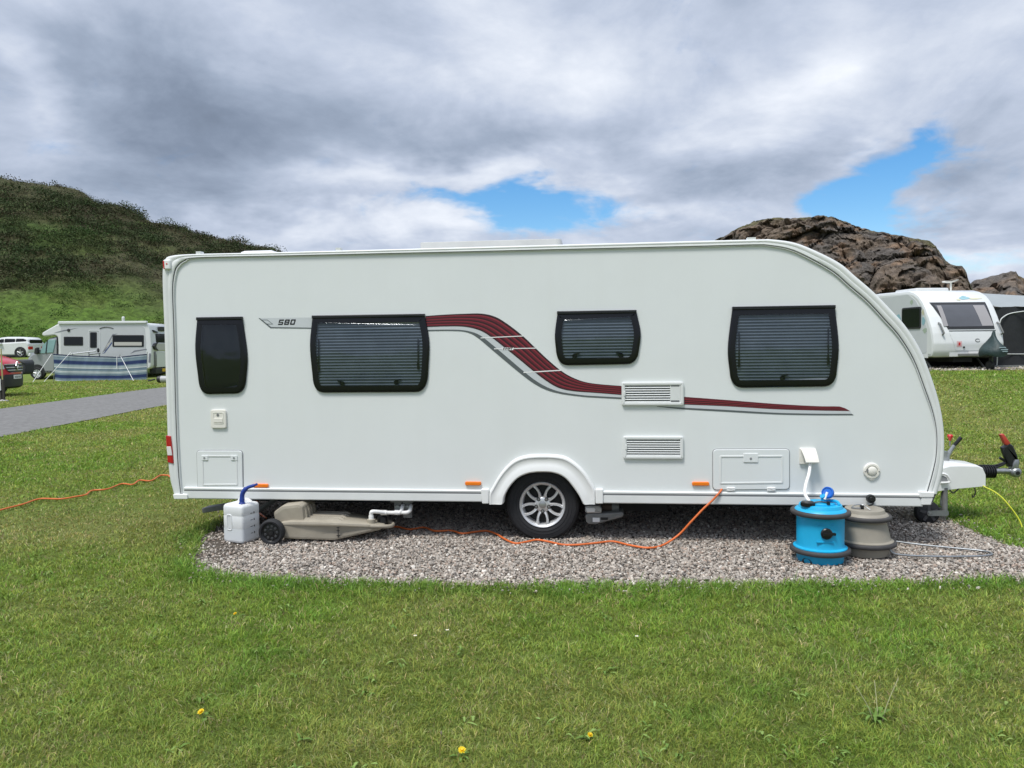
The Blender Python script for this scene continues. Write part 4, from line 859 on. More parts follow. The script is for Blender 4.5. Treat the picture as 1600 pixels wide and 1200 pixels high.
# grass blades ----------------------------------------------------------
def grass_blades(N, seed=5):
    g = np.random.default_rng(seed)
    th = R(90 + YAW) + g.uniform(-R(60), R(60), N); ld = g.uniform(math.log(1.9), math.log(46), N); d = np.exp(ld)
    x = d * np.cos(th); y = -CAM_D + d * np.sin(th)
    inp = in_poly(x, y, _pa); pd = poly_dist(x, y, _pa)
    k = ~(inp & (pd > .02 + .05 * vnoise(x * 11, y * 11, 2)))
    rp = np.array(ROADP); rin = in_poly(x, y, rp); k &= ~(rin & (poly_dist(x, y, rp) > .07 * vnoise(x * 3, y * 3, 8)))
    x, y, d, pd = x[k], y[k], d[k], pd[k]; n = len(x)
    patch = fbm(x * .55, y * .55, 21, 5); patch2 = fbm(x * 2.3, y * 2.3, 41, 4); lush = np.exp(-(pd / .22) ** 2) * (.35 + .9 * vnoise(x * 2.1, y * 2.1, 77))
    # worn strip behind the left end of the caravan
    worn = np.exp(-(((x + 4.6) / 1.5) ** 2 + ((y - .9) / 1.1) ** 2)) + .8 * np.exp(-(((x + 4.0) / .8) ** 2 + ((y - 2.6) / .8) ** 2))
    bare = (worn > .35) & (fbm(x * 3.3, y * 3.3, 91) + .35 * worn > .72); keep = ~(bare & (g.random(n) < .45))
    x, y, d, pd, patch, patch2, lush, worn = [a[keep] for a in (x, y, d, pd, patch, patch2, lush, worn)]; n = len(x)
    clump = fbm(x * 13, y * 13, 131, 3); tuft = fbm(x * 5.5, y * 5.5, 151, 3)
    keep = g.random(n) < np.clip(.62 + 1.2 * (clump - .35), .4, 1) + (d > 8)
    x, y, d, pd, patch, patch2, lush, worn, clump, tuft = [a[keep] for a in (x, y, d, pd, patch, patch2, lush, worn, clump, tuft)]; n = len(x)
    tall = .70 + .8 * np.clip(patch2 - .35, 0, 1) + lush * 1.0 + 1.1 * np.clip(clump - .45, 0, 1)
    L = g.uniform(.016, .045, n) * tall * (1 - .35 * np.clip(worn, 0, 1)) * (1 + .02 * d)
    long_ = g.random(n) < .014; L = np.where(long_, L * 1.8, L)
    wd = np.maximum(g.uniform(.0010, .0019, n), .00052 * d * g.uniform(.8, 1.4, n))
    az = g.uniform(0, 2 * math.pi, n); lean = g.uniform(.35, 1.55, n)
    swirl = 2 * math.pi * fbm(x * 2.6, y * 2.6, 171, 3) * 2.2; la = swirl + g.normal(0, 1.7, n)
    dx, dy = np.cos(la), np.sin(la); sx, sy = np.cos(az) * wd, np.sin(az) * wd
    z0 = hz(x, y) - .004
    b = np.stack([x, y, z0], -1); S = np.stack([sx, sy, 0 * sx], -1)
    mid = b + np.stack([dx * L * .30 * lean, dy * L * .30 * lean, L * (.62 - .08 * lean)], -1); tip = b + np.stack([dx * L * .85 * lean, dy * L * .85 * lean, L * (1.0 - .30 * lean)], -1)
    v = np.stack([b - S, b + S, mid + S * .8, mid - S * .8, tip], 1)
    i = np.arange(n)[:, None] * 5; q = i + np.array([[0, 1, 2, 3]]); t = i + np.array([[3, 2, 4]])
    green = np.array([.232, .342, .052]); deep = np.array([.130, .262, .038]); olive = np.array([.318, .350, .088]); straw = np.array([.52, .48, .22])
    m = np.clip((patch - .36) / .28, 0, 1)[:, None]; col = green * (1 - m) + olive * m
    l2 = np.clip(lush + np.clip((patch2 - .56) / .2, 0, 1) * .6, 0, 1)[:, None]; col = col * (1 - l2 * .75) + deep * 1.25 * l2 * .75
    wv = np.clip(worn, 0, 1)[:, None]; col = col * (1 - .5 * wv) + np.array([.32, .27, .11]) * .5 * wv
    st = g.random(n) < (.06 + .18 * np.clip((patch - .45) * 3, 0, 1) + .22 * np.clip((tuft - .55) * 4, 0, 1) + .12 * np.clip(worn, 0, 1)) * (1 - .8 * np.clip(lush, 0, 1)); col = np.where(st[:, None], straw * g.uniform(.55, 1.05, (n, 1)), col)
    col = col * g.uniform(.55, 1.40, (n, 1)) * np.clip(.72 + .56 * clump, .5, 1.3)[:, None]; col[:, 0] *= g.uniform(.82, 1.2, n)
    return v.reshape(-1, 3), q, t, np.repeat(col, 5, 0)
v, q, t, c = grass_blades(1950000)
gr = np_mesh('grass', v, q, attr_mat('grass_blade', 'tint', .55, transl=.4), True, c, tris=t); tag(gr, 'short mown grass with olive and straw patches around the gravel pitch', 'grass', kind='stuff')

# dandelions, daisies and weeds in the lawn ----------------------------------
YEL = M('dandelion_yellow', (.82, .60, .01), .6); YEC = M('dandelion_centre', (.78, .48, .01), .6); STEM = M('flower_stem', (.10, .17, .035), .6); LEAFM = M('weed_leaf', (.15, .25, .055), .85, var=(30, .4), spec=.15); WHT = M('daisy_white', (.80, .80, .76), .6)
def dandelion(p, sc, label, tilt):
    t = thing('dandelion', label, 'flower', p, 0, 'yellow dandelions in the lawn'); p = Vector(p); top = p + Vector((.010 * tilt, -.005, .040 * sc))
    obj('stem', MB().tube([p + Vector((0, 0, -.02)), p + Vector((.002 * tilt, 0, .02 * sc)), top], .0016, 6), STEM, t)
    mb = MB(); X = Matrix.Translation(top) @ Matrix.Rotation(R(28), 4, 'X') @ Matrix.Rotation(R(12 * tilt), 4, 'Y')
    for ring, (n, r, up) in enumerate(((16, .017, .004), (14, .013, .007), (10, .008, .009))):
        for k in range(n):
            a = 2 * math.pi * (k + .5 * ring) / n + random.uniform(-.1, .1); r2 = r * random.uniform(.88, 1.1) * sc; w = .0024 * sc; u = Vector((math.cos(a), math.sin(a), 0)); s = Vector((-u.y, u.x, 0))
            mb.add([X @ (u * .002 - s * w * .5), X @ (u * .002 + s * w * .5), X @ (u * r2 * .7 + s * w + Vector((0, 0, up * .8))), X @ (u * r2 + Vector((0, 0, up))), X @ (u * r2 * .7 - s * w + Vector((0, 0, up * .8)))], [(0, 1, 2, 3, 4)])
    obj('petals', mb, YEL, t, fix=False)
    obj('flower_centre', MB().lathe([(.006 * sc, .004), (.005 * sc, .009), (.001, .010)], (0, 0, 0), 10).xf(X), YEC, t)
    mb = MB()
    for k in range(6): leaf(mb, p + Vector((0, 0, .004)), random.uniform(0, 6.3), random.uniform(.03, .055), .007, .35)
    obj('leaf', mb, LEAFM, t, fix=False)
def leaf(mb, p, a, L, w, rise):
    u = Vector((math.cos(a), math.sin(a), 0)); s = Vector((-u.y, u.x, 0)); n = 6; vs = []
    for i in range(n + 1):
        t = i / n; c = p + u * L * t + Vector((0, 0, L * rise * math.sin(t * 2.6))); ww = w * (math.sin(math.pi * min(1, t * .9 + .08)) ** .7) * (1 if i % 2 else .72)
        vs += [c - s * ww, c + Vector((0, 0, -.002)), c + s * ww]
    fs = []
    for i in range(n): o = i * 3; fs += [(o, o + 1, o + 4, o + 3), (o + 1, o + 2, o + 5, o + 4)]
    mb.add(vs, fs)
for px, py, sc, lab, ti in ((371, 966, .7, 'small dandelion by itself in the grass just below the left end of the gravel', -1), (319, 1125, .95, 'yellow dandelion low in the lawn farthest to the lower left', -1), (720, 1186, .95, 'yellow dandelion at the bottom edge of the lawn nearest the viewer', .6), (918, 1158, .7, 'small half-open dandelion lower right of the middle of the lawn', 1)):
    dandelion(tuple(G(px, py, .0)), sc, lab, ti)
def daisy(p, label):
    t = thing('daisy', label, 'flower', p, 0, 'white daisies in the lawn'); p = Vector(p); top = p + Vector((0, 0, .035)); mb = MB()
    obj('stem', MB().tube([p, top], .0012, 5), STEM, t)
    for k in range(14):
        a = 2 * math.pi * k / 14; u = Vector((math.cos(a), math.sin(a), 0)); s = Vector((-u.y, u.x, 0)); mb.add([top + u * .002, top + u * .007 + s * .0018, top + u * .010 + Vector((0, 0, .002)), top + u * .007 - s * .0018], [(0, 1, 2, 3)])
    obj('petals', mb, WHT, t, fix=False); obj('flower_centre', MB().lathe([(.003, 0), (.003, .002), (.001, .003)], top, 8), YEL, t)
for px, py, lab in ((649, 1003, 'white daisy in the lawn left of the other two daisies'), (699, 994, 'white daisy in the lawn between the other two daisies'), (995, 1004, 'white daisy in the lawn right of the other two daisies')): daisy(tuple(G(px, py)), lab)
wp = G(1370, 1128); wd = thing('weed', 'low leafy weed with pale bent stalks in the lower right lawn', 'plant', wp); mb = MB()
for k in range(15): leaf(mb, wp + Vector((random.uniform(-.02, .02), random.uniform(-.02, .02), .008)), random.uniform(0, 6.3), random.uniform(.04, .08), random.uniform(.007, .011), random.uniform(.25, .7))
obj('leaf', mb, LEAFM, wd, fix=False)
for dx, dy, hh in ((-.07, .05, .13), (.02, .09, .14), (.11, .07, .16)):
    obj('stalk', MB().tube(catmull([wp + Vector((dx * .2, 0, 0)), wp + Vector((dx * .45, dy * .3, hh * .45)), wp + Vector((dx, dy, hh))], 4), .0017, 5), M('dry_stalk', (.30, .30, .16), .7), wd)
sp_ = G(687, 1192); sw = thing('seed_stalk', 'thin brownish plantain stalk near the bottom dandelion', 'plant', sp_)
obj('stalk', MB().tube(catmull([sp_, sp_ + Vector((.002, .004, .06)), sp_ + Vector((.006, .01, .105))], 4), .0018, 5), M('plantain_stalk', (.17, .14, .05), .7), sw)
obj('seed_head', MB().lathe([(.001, -.008), (.0035, -.004), (.004, .004), (.001, .010)], sp_ + Vector((.006, .01, .112)), 8), M('plantain_head', (.24, .21, .14), .8), sw)

# broad-leaved weeds and clover scattered thinly through the turf
mb = MB(); gk = np.random.default_rng(77)
for k in range(150):
    th_ = R(90 + YAW) + gk.uniform(-R(40), R(40)); dd = 2.6 + 5.5 * gk.random() ** 1.3; x_, y_ = dd * math.cos(th_), -CAM_D + dd * math.sin(th_)
    if in_poly(np.array([x_]), np.array([y_]), _pa)[0] or y_ > -.1 and -3.4 < x_ < 3.4: continue
    for m_ in range(int(gk.integers(4, 9))):
        mb.cur = int(gk.random() < .35); leaf(mb, Vector((x_ + gk.normal(0, .025), y_ + gk.normal(0, .025), .006 + .012 * gk.random())), gk.uniform(0, 6.3), gk.uniform(.018, .050), gk.uniform(.004, .009), gk.uniform(.1, .6))
wo_ = obj('lawn_weeds', mb, [LEAFM, M('clover_leaf', (.20, .29, .08), .85, spec=.15)], None, fix=False); tag(wo_, 'small broad-leaved weeds and clover growing through the mown grass', 'weeds', kind='stuff')
# dead bits and pale daisies too small to tell apart
# ================================================================== HILLS
def attr_hill(name, bump_s, dist):
    m = attr_mat(name, 'tint', .92); nt = m.node_tree; b = nt.nodes['Principled BSDF']; tc = nt.nodes.new('ShaderNodeTexCoord')
    n = nt.nodes.new('ShaderNodeTexNoise'); n.inputs['Scale'].default_value = bump_s; n.inputs['Detail'].default_value = 9; n.inputs['Roughness'].default_value = .72
    nt.links.new(tc.outputs['Object'], n.inputs['Vector']); bp = nt.nodes.new('ShaderNodeBump'); bp.inputs['Strength'].default_value = 1; bp.inputs['Distance'].default_value = dist
    nt.links.new(n.outputs['Fac'], bp.inputs['Height']); nt.links.new(bp.outputs['Normal'], b.inputs['Normal'])
    r = nt.nodes.new('ShaderNodeValToRGB'); r.color_ramp.elements[0].position = .36; r.color_ramp.elements[1].position = .64; r.color_ramp.elements[0].color = (.55, .55, .55, 1); r.color_ramp.elements[1].color = (1.4, 1.4, 1.4, 1)
    nt.links.new(n.outputs['Fac'], r.inputs['Fac']); mx = nt.nodes.new('ShaderNodeMix'); mx.data_type = 'RGBA'; mx.blend_type = 'MULTIPLY'; mx.inputs[0].default_value = 1
    a = [q for q in nt.nodes if q.type == 'ATTRIBUTE'][0]; nt.links.new(a.outputs['Color'], mx.inputs[6]); nt.links.new(r.outputs['Color'], mx.inputs[7]); nt.links.new(mx.outputs[2], b.inputs['Base Color']); return m
def hill_surface(sil, dbase, dridge, dback, nu, nv, amp, prof, seed, zbase=None, freq=.25):
    sx = np.array([p[0] for p in sil], float); sy = np.array([p[1] for p in sil], float)
    us = np.linspace(sx[0], sx[-1], nu); ridge = np.interp(us, sx, sy); V = []
    for i, (px, py) in enumerate(zip(us, ridge)):
        d = ray(px, py); hd_ = Vector((d.x, d.y, 0)).length; dirh = Vector((d.x, d.y, 0)) / hd_
        db = np.interp(px, [q[0] for q in dbase], [q[1] for q in dbase]); dr = np.interp(px, [q[0] for q in dridge], [q[1] for q in dridge]); zr_ = CAM_H + dr * d.z / hd_
        row = []
        for j in range(nv):
            t = j / (nv - 1) * 1.35
            if t <= 1: dist = db + (dr - db) * t; z = zr_ * prof(t)
            else: dist = dr + (dback - dr) * (t - 1) / .35; z = zr_ * (1 - ((t - 1) / .35) ** 1.5)
            p = CAMPOS + dirh * dist; zb = float(hz(p.x, p.y)); z = zb + (z - zb * (1 if t <= 1 else 1)) if t > 1 else zb + (zr_ - zb) * prof(t)
            e = min(1, t * 6)
            q = Vector((p.x * freq, p.y * freq, z * freq + seed)); nz_ = mnoise.fractal(q, .8, 2.1, 6) * amp * e
            nz2 = mnoise.fractal(q * 5.3, .9, 2.0, 3) * amp * .28 * e
            row.append((p.x + dirh.x * nz_ * .6, p.y + dirh.y * nz_ * .6, max(z + (nz_ + nz2) * (.55 if t < .9 else .35), -.2)))
        V.append(row)
    return np.array(V), us
def surf_faces(nu, nv):
    i = np.arange((nu - 1) * (nv - 1)); a = (i // (nv - 1)) * nv + i % (nv - 1); return np.stack([a, a + nv, a + nv + 1, a + 1], 1)
SIL = [(-420, 250), (-200, 262), (0, 275), (50, 283), (80, 287), (92, 288), (118, 297), (130, 301), (150, 314), (175, 317), (200, 328), (240, 347), (270, 355), (300, 362), (330, 370), (360, 377), (395, 385), (425, 392), (500, 420), (620, 465), (800, 515), (900, 540)]
nu, nv = 260, 110
HV, us = hill_surface(SIL, [(-420, 66), (300, 60), (900, 75)], [(-420, 118), (425, 100), (900, 100)], 170, nu, nv, 1.5, lambda t: .12 * t + .88 * (t ** 1.15) if t < 1 else 1, 3.1)
X, Y, Z = HV[..., 0], HV[..., 1], HV[..., 2]
tt = np.broadcast_to(np.linspace(0, 1.35, nv)[None], X.shape)
heath = np.array([.078, .078, .034]); brown = np.array([.080, .074, .036]); grn = np.array([.110, .195, .026]); dkg = np.array([.055, .090, .026]); yel = np.array([.15, .165, .045])
p1 = fbm(X * .11 + Z * .05, Y * .11 + Z * .12, 5, 5); p2 = fbm(X * .3 + 9, Z * .45 + Y * .1, 15, 4); p3 = fbm(X * .07 + 3, Z * .16, 25, 4)
U = np.broadcast_to(us[:, None], X.shape)
def smx(a, b, m): return a * (1 - m[..., None]) + b * m[..., None]
low = sst(.42, .12, tt + .35 * (p3 - .5))
colr = smx(np.broadcast_to(heath, X.shape + (3,)), np.broadcast_to(brown, X.shape + (3,)), sst(.46, .68, p1))
colr = smx(colr, np.broadcast_to(dkg, X.shape + (3,)), sst(.48, .62, p2))
gm = np.clip(low * 1.0 + .62 * sst(.47, .62, p3) * sst(1.05, .6, tt), 0, 1)
gm = gm * (1 - .85 * np.exp(-(((U - 10) / 130) ** 2 + ((tt - .50) / .22) ** 2)))
colr = smx(colr, np.broadcast_to(grn, X.shape + (3,)), gm)
colr = smx(colr, np.broadcast_to(yel, X.shape + (3,)), .55 * gm * sst(.5, .65, p2))
hill = np_mesh('hill', HV.reshape(-1, 3), surf_faces(nu, nv), attr_hill('heath_hillside', 2.2, .5), True, colr.reshape(-1, 3)); tag(hill, kind='structure')
# gorse and heather clumps on the hillside: thousands of small leafy clumps read as one ground cover
def clumps(n, seed, big=0):
    g = np.random.default_rng(seed); iu = g.integers(0, nu - 1, n); jv = g.integers(2, int(nv / 1.35) + 2, n); fu = g.random(n)[:, None]; fv = g.random(n)[:, None]
    jv = np.minimum(jv, nv - 2)
    p = (HV[iu, jv] * (1 - fu) + HV[iu + 1, jv] * fu) * (1 - fv) + (HV[iu, jv + 1] * (1 - fu) + HV[iu + 1, jv + 1] * fu) * fv
    gg = gm[iu, jv]; cc = colr[iu, jv]; pp = p2[iu, jv]; pq = p1[iu, jv]; keep = (g.random(n) > gg * .45) & (g.random(n) < .18 + 2.2 * sst(.40, .60, .5 * pp + .5 * pq)); p, cc, gg = p[keep], cc[keep], gg[keep]; n = len(p)
    s = g.uniform(.20, .62, n) * (1 - .62 * gg) * (1 + .9 * (g.random(n) < .05)); K = 46
    if big: s = g.uniform(.7, 1.5, n) * (1 - .3 * gg); K = 150
    off = g.normal(size=(n, K, 3)); off /= np.linalg.norm(off, axis=2, keepdims=True); off *= (g.random((n, K, 1)) ** .45); off[..., 2] = np.abs(off[..., 2]) * .85
    c = p[:, None] + off * s[:, None, None] * np.array([1.15, 1.15, .9]); a = g.normal(size=(n, K, 3)); b = g.normal(size=(n, K, 3))
    a /= np.linalg.norm(a, axis=2, keepdims=True); b -= a * (a * b).sum(2, keepdims=True); b /= np.linalg.norm(b, axis=2, keepdims=True)
    ls = (s[:, None, None] * g.uniform(.075, .17, (n, K, 1)) * (.55 if big else 1))
    v = np.stack([c - a * ls, c + b * ls * .55, c + a * ls, c - b * ls * .55], 2).reshape(-1, 3)
    base = np.array([[.045, .070, .022], [.075, .060, .032], [.062, .095, .028], [.095, .068, .042], [.085, .11, .032]]); ci = g.choice(5, n, p=[.30, .28, .2, .12, .10])
    wg = (.65 - .5 * gg)[:, None]; cl = (base[ci] * wg + cc * (1 - wg))[:, None] * g.uniform(.72, 1.18, (n, K, 1)) * g.uniform(.62, 1.25, (n, 1, 1)); return v, np.arange(len(v)).reshape(-1, 4), np.repeat(cl.reshape(-1, 3), 4, 0)
v, f, c = clumps(26000, 4); v2, f2, c2_ = clumps(2600, 8, 1); f = np.concatenate([f, f2 + len(v)]); v = np.concatenate([v, v2]); c = np.concatenate([c, c2_ * np.array([.62, .80, .62])])
o = np_mesh('heath_shrubs', v, f, attr_mat('heath_leaf', 'tint', .8), False, c); tag(o, 'dark gorse and heather covering the hill on the left', 'shrubs', kind='stuff')

# rocky outcrops on the right
MROCK = attr_hill('rock_face', 2.6, .55)
def outcrop(name, sil, db, dr, dk, nu, nv, seed, amp, label):
    RV, us = hill_surface(sil, db, dr, dk, nu, nv, amp, lambda t: 1 - (1 - min(t, 1)) ** 1.7, seed, freq=.30)
    # carve ledges and fissures
    for i in range(nu):
        for j in range(2, nv):
            p = Vector(RV[i, j]); q = Vector((p.x * .42 + seed, p.y * .42, p.z * .62)); k0 = mnoise.voronoi(q); k = k0[0]; cr = min(1, (k[1] - k[0]) * 5)
            lay = mnoise.ridged_multi_fractal(Vector((p.x * .16, p.y * .16 + seed, p.z * .38)), .9, 2.2, 6, 1.0, 2.0)
            t = j / (nv - 1) * 1.35; e = min(1, t * 5) * (1 if t < .86 else .45)
            dv = Vector((p.x - CAMPOS.x, p.y - CAMPOS.y, 0)).normalized(); cA = k0[1][0]; cB = mnoise.voronoi(Vector((p.x * .95 + 3, p.y * .95, p.z * 1.25 + seed)))[1][0]; off = (.85 * (mnoise.cell(cA * 37.7) - .5) + .34 * (mnoise.cell(cB * 41.3) - .5)) * e + ((1 - cr) * .38 + (lay - 1.1) * .48) * e
            k2 = mnoise.voronoi(Vector((p.x * 1.25, p.y * 1.25 + seed, p.z * 1.9)))[0]; off += ((1 - min(1, (k2[1] - k2[0]) * 4)) * .13 + .16 * mnoise.fractal(Vector((p.x * 1.1, p.y * 1.1, p.z * 2.6)), .7, 2.1, 5)) * e; RV[i, j, 0] += dv.x * off; RV[i, j, 1] += dv.y * off; RV[i, j, 2] += (-(1 - cr) * .18 - (lay - 1.1) * .12) * e
    X, Y, Z = RV[..., 0], RV[..., 1], RV[..., 2]; tt = np.broadcast_to(np.linspace(0, 1.35, nv)[None], X.shape)
    c1 = np.array([.225, .175, .132]); c2 = np.array([.165, .145, .127]); c3 = np.array([.31, .21, .14]); c4 = np.array([.12, .125, .05])
    a = fbm(X * .35, Z * .5 + Y * .2, 7 + int(seed), 5); b = fbm(X * .9, Z * 1.3 + Y * .5, 17, 4)
    c = smx(np.broadcast_to(c2, X.shape + (3,)), np.broadcast_to(c1, X.shape + (3,)), sst(.38, .6, a)); c = smx(c, np.broadcast_to(c3, X.shape + (3,)), .8 * sst(.56, .72, b))
    c = smx(c, np.broadcast_to(c4, X.shape + (3,)), .8 * sst(.80, .98, tt + .35 * (b - .5)) * sst(.36, .52, a))
    o = np_mesh(name, RV.reshape(-1, 3), surf_faces(nu, nv), MROCK, True, c.reshape(-1, 3)); o.data.set_sharp_from_angle(angle=R(38)); tag(o, kind='structure'); return o
outcrop('rock_outcrop', [(980, 470), (1040, 425), (1085, 394), (1115, 377), (1150, 358), (1180, 349), (1200, 343), (1240, 342), (1278, 339), (1300, 343), (1330, 352), (1360, 362), (1400, 366), (1432, 370), (1452, 377), (1462, 384), (1470, 397), (1478, 408), (1492, 415), (1503, 417), (1510, 424), (1514, 440), (1530, 470), (1560, 520)],
        [(980, 52), (1560, 44)], [(980, 66), (1560, 54)], 90, 420, 170, 2.0, .75, '')
outcrop('rock_ridge', [(1440, 500), (1500, 452), (1525, 441), (1550, 436), (1578, 428), (1587, 427), (1592, 436), (1600, 440), (1650, 452), (1720, 455), (1850, 480), (2050, 530)], [(1440, 66), (2050, 60)], [(1440, 80), (2050, 76)], 105, 150, 60, 5.0, .9, '')

# ================================================================== NEIGHBOURS
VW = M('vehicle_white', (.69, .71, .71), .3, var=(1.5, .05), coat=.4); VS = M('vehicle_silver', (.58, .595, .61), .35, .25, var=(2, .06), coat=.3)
VG = M('tinted_vehicle_glass', (.008, .010, .012), .10, spec=.35); VD = M('vehicle_dark_trim', (.02, .021, .023), .5); VR = M('vehicle_red', (.56, .025, .045), .28, coat=.6)
VCH = M('chrome', (.65, .66, .67), .2, .9); VPL = M('plate_white', (.74, .74, .72), .45); VPY = M('plate_yellow', (.72, .47, .03), .45); VTEAL = M('teal_screen_cover', (.25, .42, .42), .5, var=(2, .2))
VBG = M('vehicle_beige_band', (.50, .49, .45), .5)
class Frame:
    def __init__(s, px, py, dep, z=None):
        p = at_depth(px, py, dep); s.root = Vector((p.x, p.y, p.z if z is None else z)); s.dep = dep; s.inv = Matrix.Rotation(R(-YAW), 3, 'Z')
    def q(s, px, py, dy=0.0):
        v = s.inv @ (at_depth(px, py, s.dep + dy) - s.root); return (v.x, v.z)
def car_wheel(parent, c, r, s=1, w=.2):
    t = obj('wheel', MB().lathe([(r * .68, .0), (r * .9, -.012), (r, .03), (r, w), (r * .6, w)], c, 28, 'y', False), MT['rubber'], parent)
    mb = MB(); mb.lathe([(.001, .012), (r * .16, .01), (r * .22, .03), (r * .60, .035), (r * .66, .004), (r * .70, .004)], c, 28, 'y', False)
    for k in range(5):
        a = 2 * math.pi * k / 5 + .3; d = Vector((math.cos(a), 0, math.sin(a))); mb.tube([Vector(c) + d * r * .1 + Vector((0, .015, 0)), Vector(c) + d * r * .64 + Vector((0, .008, 0))], r * .08, 6)
    obj('rim', mb, MT['alloy'], t)

# ---- motorhome behind the windbreak
F = Frame(145, 590, 43, 0.0); q = F.q
mh = thing('motorhome', 'silver and white low-profile motorhome parked side-on behind the striped windbreak', 'motorhome', F.root, YAW, local=True)
D = 2.25
hab = rpoly([q(*p) for p in ((91, 577), (236, 577), (237, 545), (235, 520), (231, 504.5), (100, 504), (88, 507), (66, 519.5), (65, 523), (68, 525.5), (85, 523.5), (90, 526), (91, 540))], [.05, .3, .6, .4, .25, .2, .5, .12, .08, .1, .1, .15, .2], 4)
mb = MB(); mb.prism(hab, 0, -D, .06, both=True); obj('body', mb, VW, mh, 40)
cabp = rpoly([q(*p) for p in ((91, 583), (91, 524.5), (84, 526), (74, 528.5), (60, 545.5), (46, 553), (41, 559), (39.5, 570), (40, 582), (46, 585), (70, 584))], [.02, .02, .3, .2, .1, .4, .3, .2, .15, .1, .1], 4)
mb = MB(); mb.prism(cabp, -.08, -D + .08, .14, both=True); cab = obj('cab', mb, M('cab_silver', (.33, .345, .36), .3, .35, coat=.4), mh, 40)
obj('cab_window', MB().prism(rpoly([q(61, 552.5), q(82, 551), q(86.5, 530.5), q(75, 531), q(66, 539)], .05), -.10, -.045, .02), VTEAL, cab)
obj('window_pillar', MB().prism([q(70, 552.3), q(72, 552.2), q(74, 531), q(72.5, 532)], -.10, -.035), VD, cab)
obj('side_mirror', MB().prism(rpoly([q(54.5, 553), (q(60, 553)), q(61, 542), q(56, 544)], .06), -.1, .12, .04, both=True), VD, cab)
obj('windscreen', MB().prism([q(60.5, 545), q(73, 529.5), q(74.5, 530), q(62, 546)], -.3, -D + .3), VG, cab)
obj('bumper_strip', MB().prism(rpoly([q(39, 582), q(52, 583), q(52, 574), q(39.5, 573)], .05), -.06, -.04, .01), VW, cab)
obj('headlight', MB().prism(rpoly([q(39.5, 569), q(46, 566), q(50, 560), q(43, 560.5)], .05), -.10, -.055, .01), M('headlight_glass', (.35, .37, .38), .15, coat=.5), cab)
obj('wheel_opening', MB().lathe([(.001, -.005), (.42, -.005), (.42, .2)], (q(57, 581)[0], -.0 + .075, q(57, 581)[1]), 28, 'y', False), VD, cab)
car_wheel(mh, (q(57, 581)[0], .03, .34), .335); car_wheel(mh, (q(192, 581)[0], .05, .34), .335)
obj('side_panel', MB().prism(rpoly([q(*p) for p in ((95, 575), (227, 575), (228, 535), (226, 511.5), (221, 509.5), (96, 510), (95, 516))], [.02, .05, .3, .3, .25, .05, .02]), -.01, .012, .004), VS, mh)
obj('awning_case', MB().prism(rpoly([q(91, 506.5), q(229.5, 505.5), q(229.5, 501.5), q(92, 502)], .05), -.1, .09, .03), VW, mh)
def mwin(parent, x0, y0, x1, y1, name='window', extra=.0):
    w = obj(name, MB().prism(rpoly([q(x0, y1), q(x1, y1), q(x1, y0), q(x0, y0)], .06), .0, .032, .008), VD, parent)
    a = inset(ccw([q(x0, y1), q(x1, y1), q(x1, y0), q(x0, y0)]), .05); obj('pane', MB().prism(rpoly(a, .05), .02, .036), VG, w); return w
mwin(mh, 100, 526, 130, 540); w2 = mwin(mh, 176, 523.5, 225, 542); obj('half_blind', MB().prism([q(179, 540), q(222, 540), q(222, 534.5), q(179, 534.5)], .03, .038), VBG, w2)
dr = obj('door', MB().frame(rpoly([q(138.5, 574), q(156.5, 574), q(156.5, 516), q(138.5, 516)], .12), .03, .0, .03, .006), VW, mh); mwin(dr, 141, 519, 151.5, 543.5)
obj('door_arch', MB().tube([Vector((q(136.5 + 21.5 * t, 0)[0], -.02, q(147, 513.5 - 2.2 * math.sin(math.pi * t))[1])) for t in np.linspace(0, 1, 9)], .025, 6), VD, mh)
obj('lamp', MB().lathe([(.001, -.06), (.08, -.05), (.09, -.01)], (q(107.5, 516)[0], 0, q(107.5, 516)[1]), 14, 'y'), VD, mh)
gmid = M('graphic_grey', (.20, .21, .24), .5); gblue = M('graphic_blue', (.03, .06, .2), .5)
obj('graphic', MB().prism([q(160, 551), (q(176, 522)), q(184, 521.5), q(176.5, 524), q(165, 548)], .01, .0165), gmid, mh)
obj('graphic', MB().prism([q(159, 553), q(163, 551), q(175, 534), q(175, 537), q(164, 551.5)], .01, .0175), gblue, mh)
obj('graphic', MB().prism([q(164, 545), q(173, 536), q(175, 531), q(168, 538)], .01, .018), VBG, mh)
obj('graphic', MB().prism([q(84, 520), q(100, 515.5), q(122, 512.5), q(104, 517)], .01, .0165), gmid, mh)
obj('graphic', MB().prism([q(204, 552.5), q(210, 547.5), q(229, 545), q(229, 546.5), q(212, 549.5)], .01, .018), gmid, mh)
obj('rear_light', MB().prism(rpoly([q(232, 566), q(235, 566), q(235.5, 552), q(233, 552)], .03), -.05, .02, .01), gmid, mh)
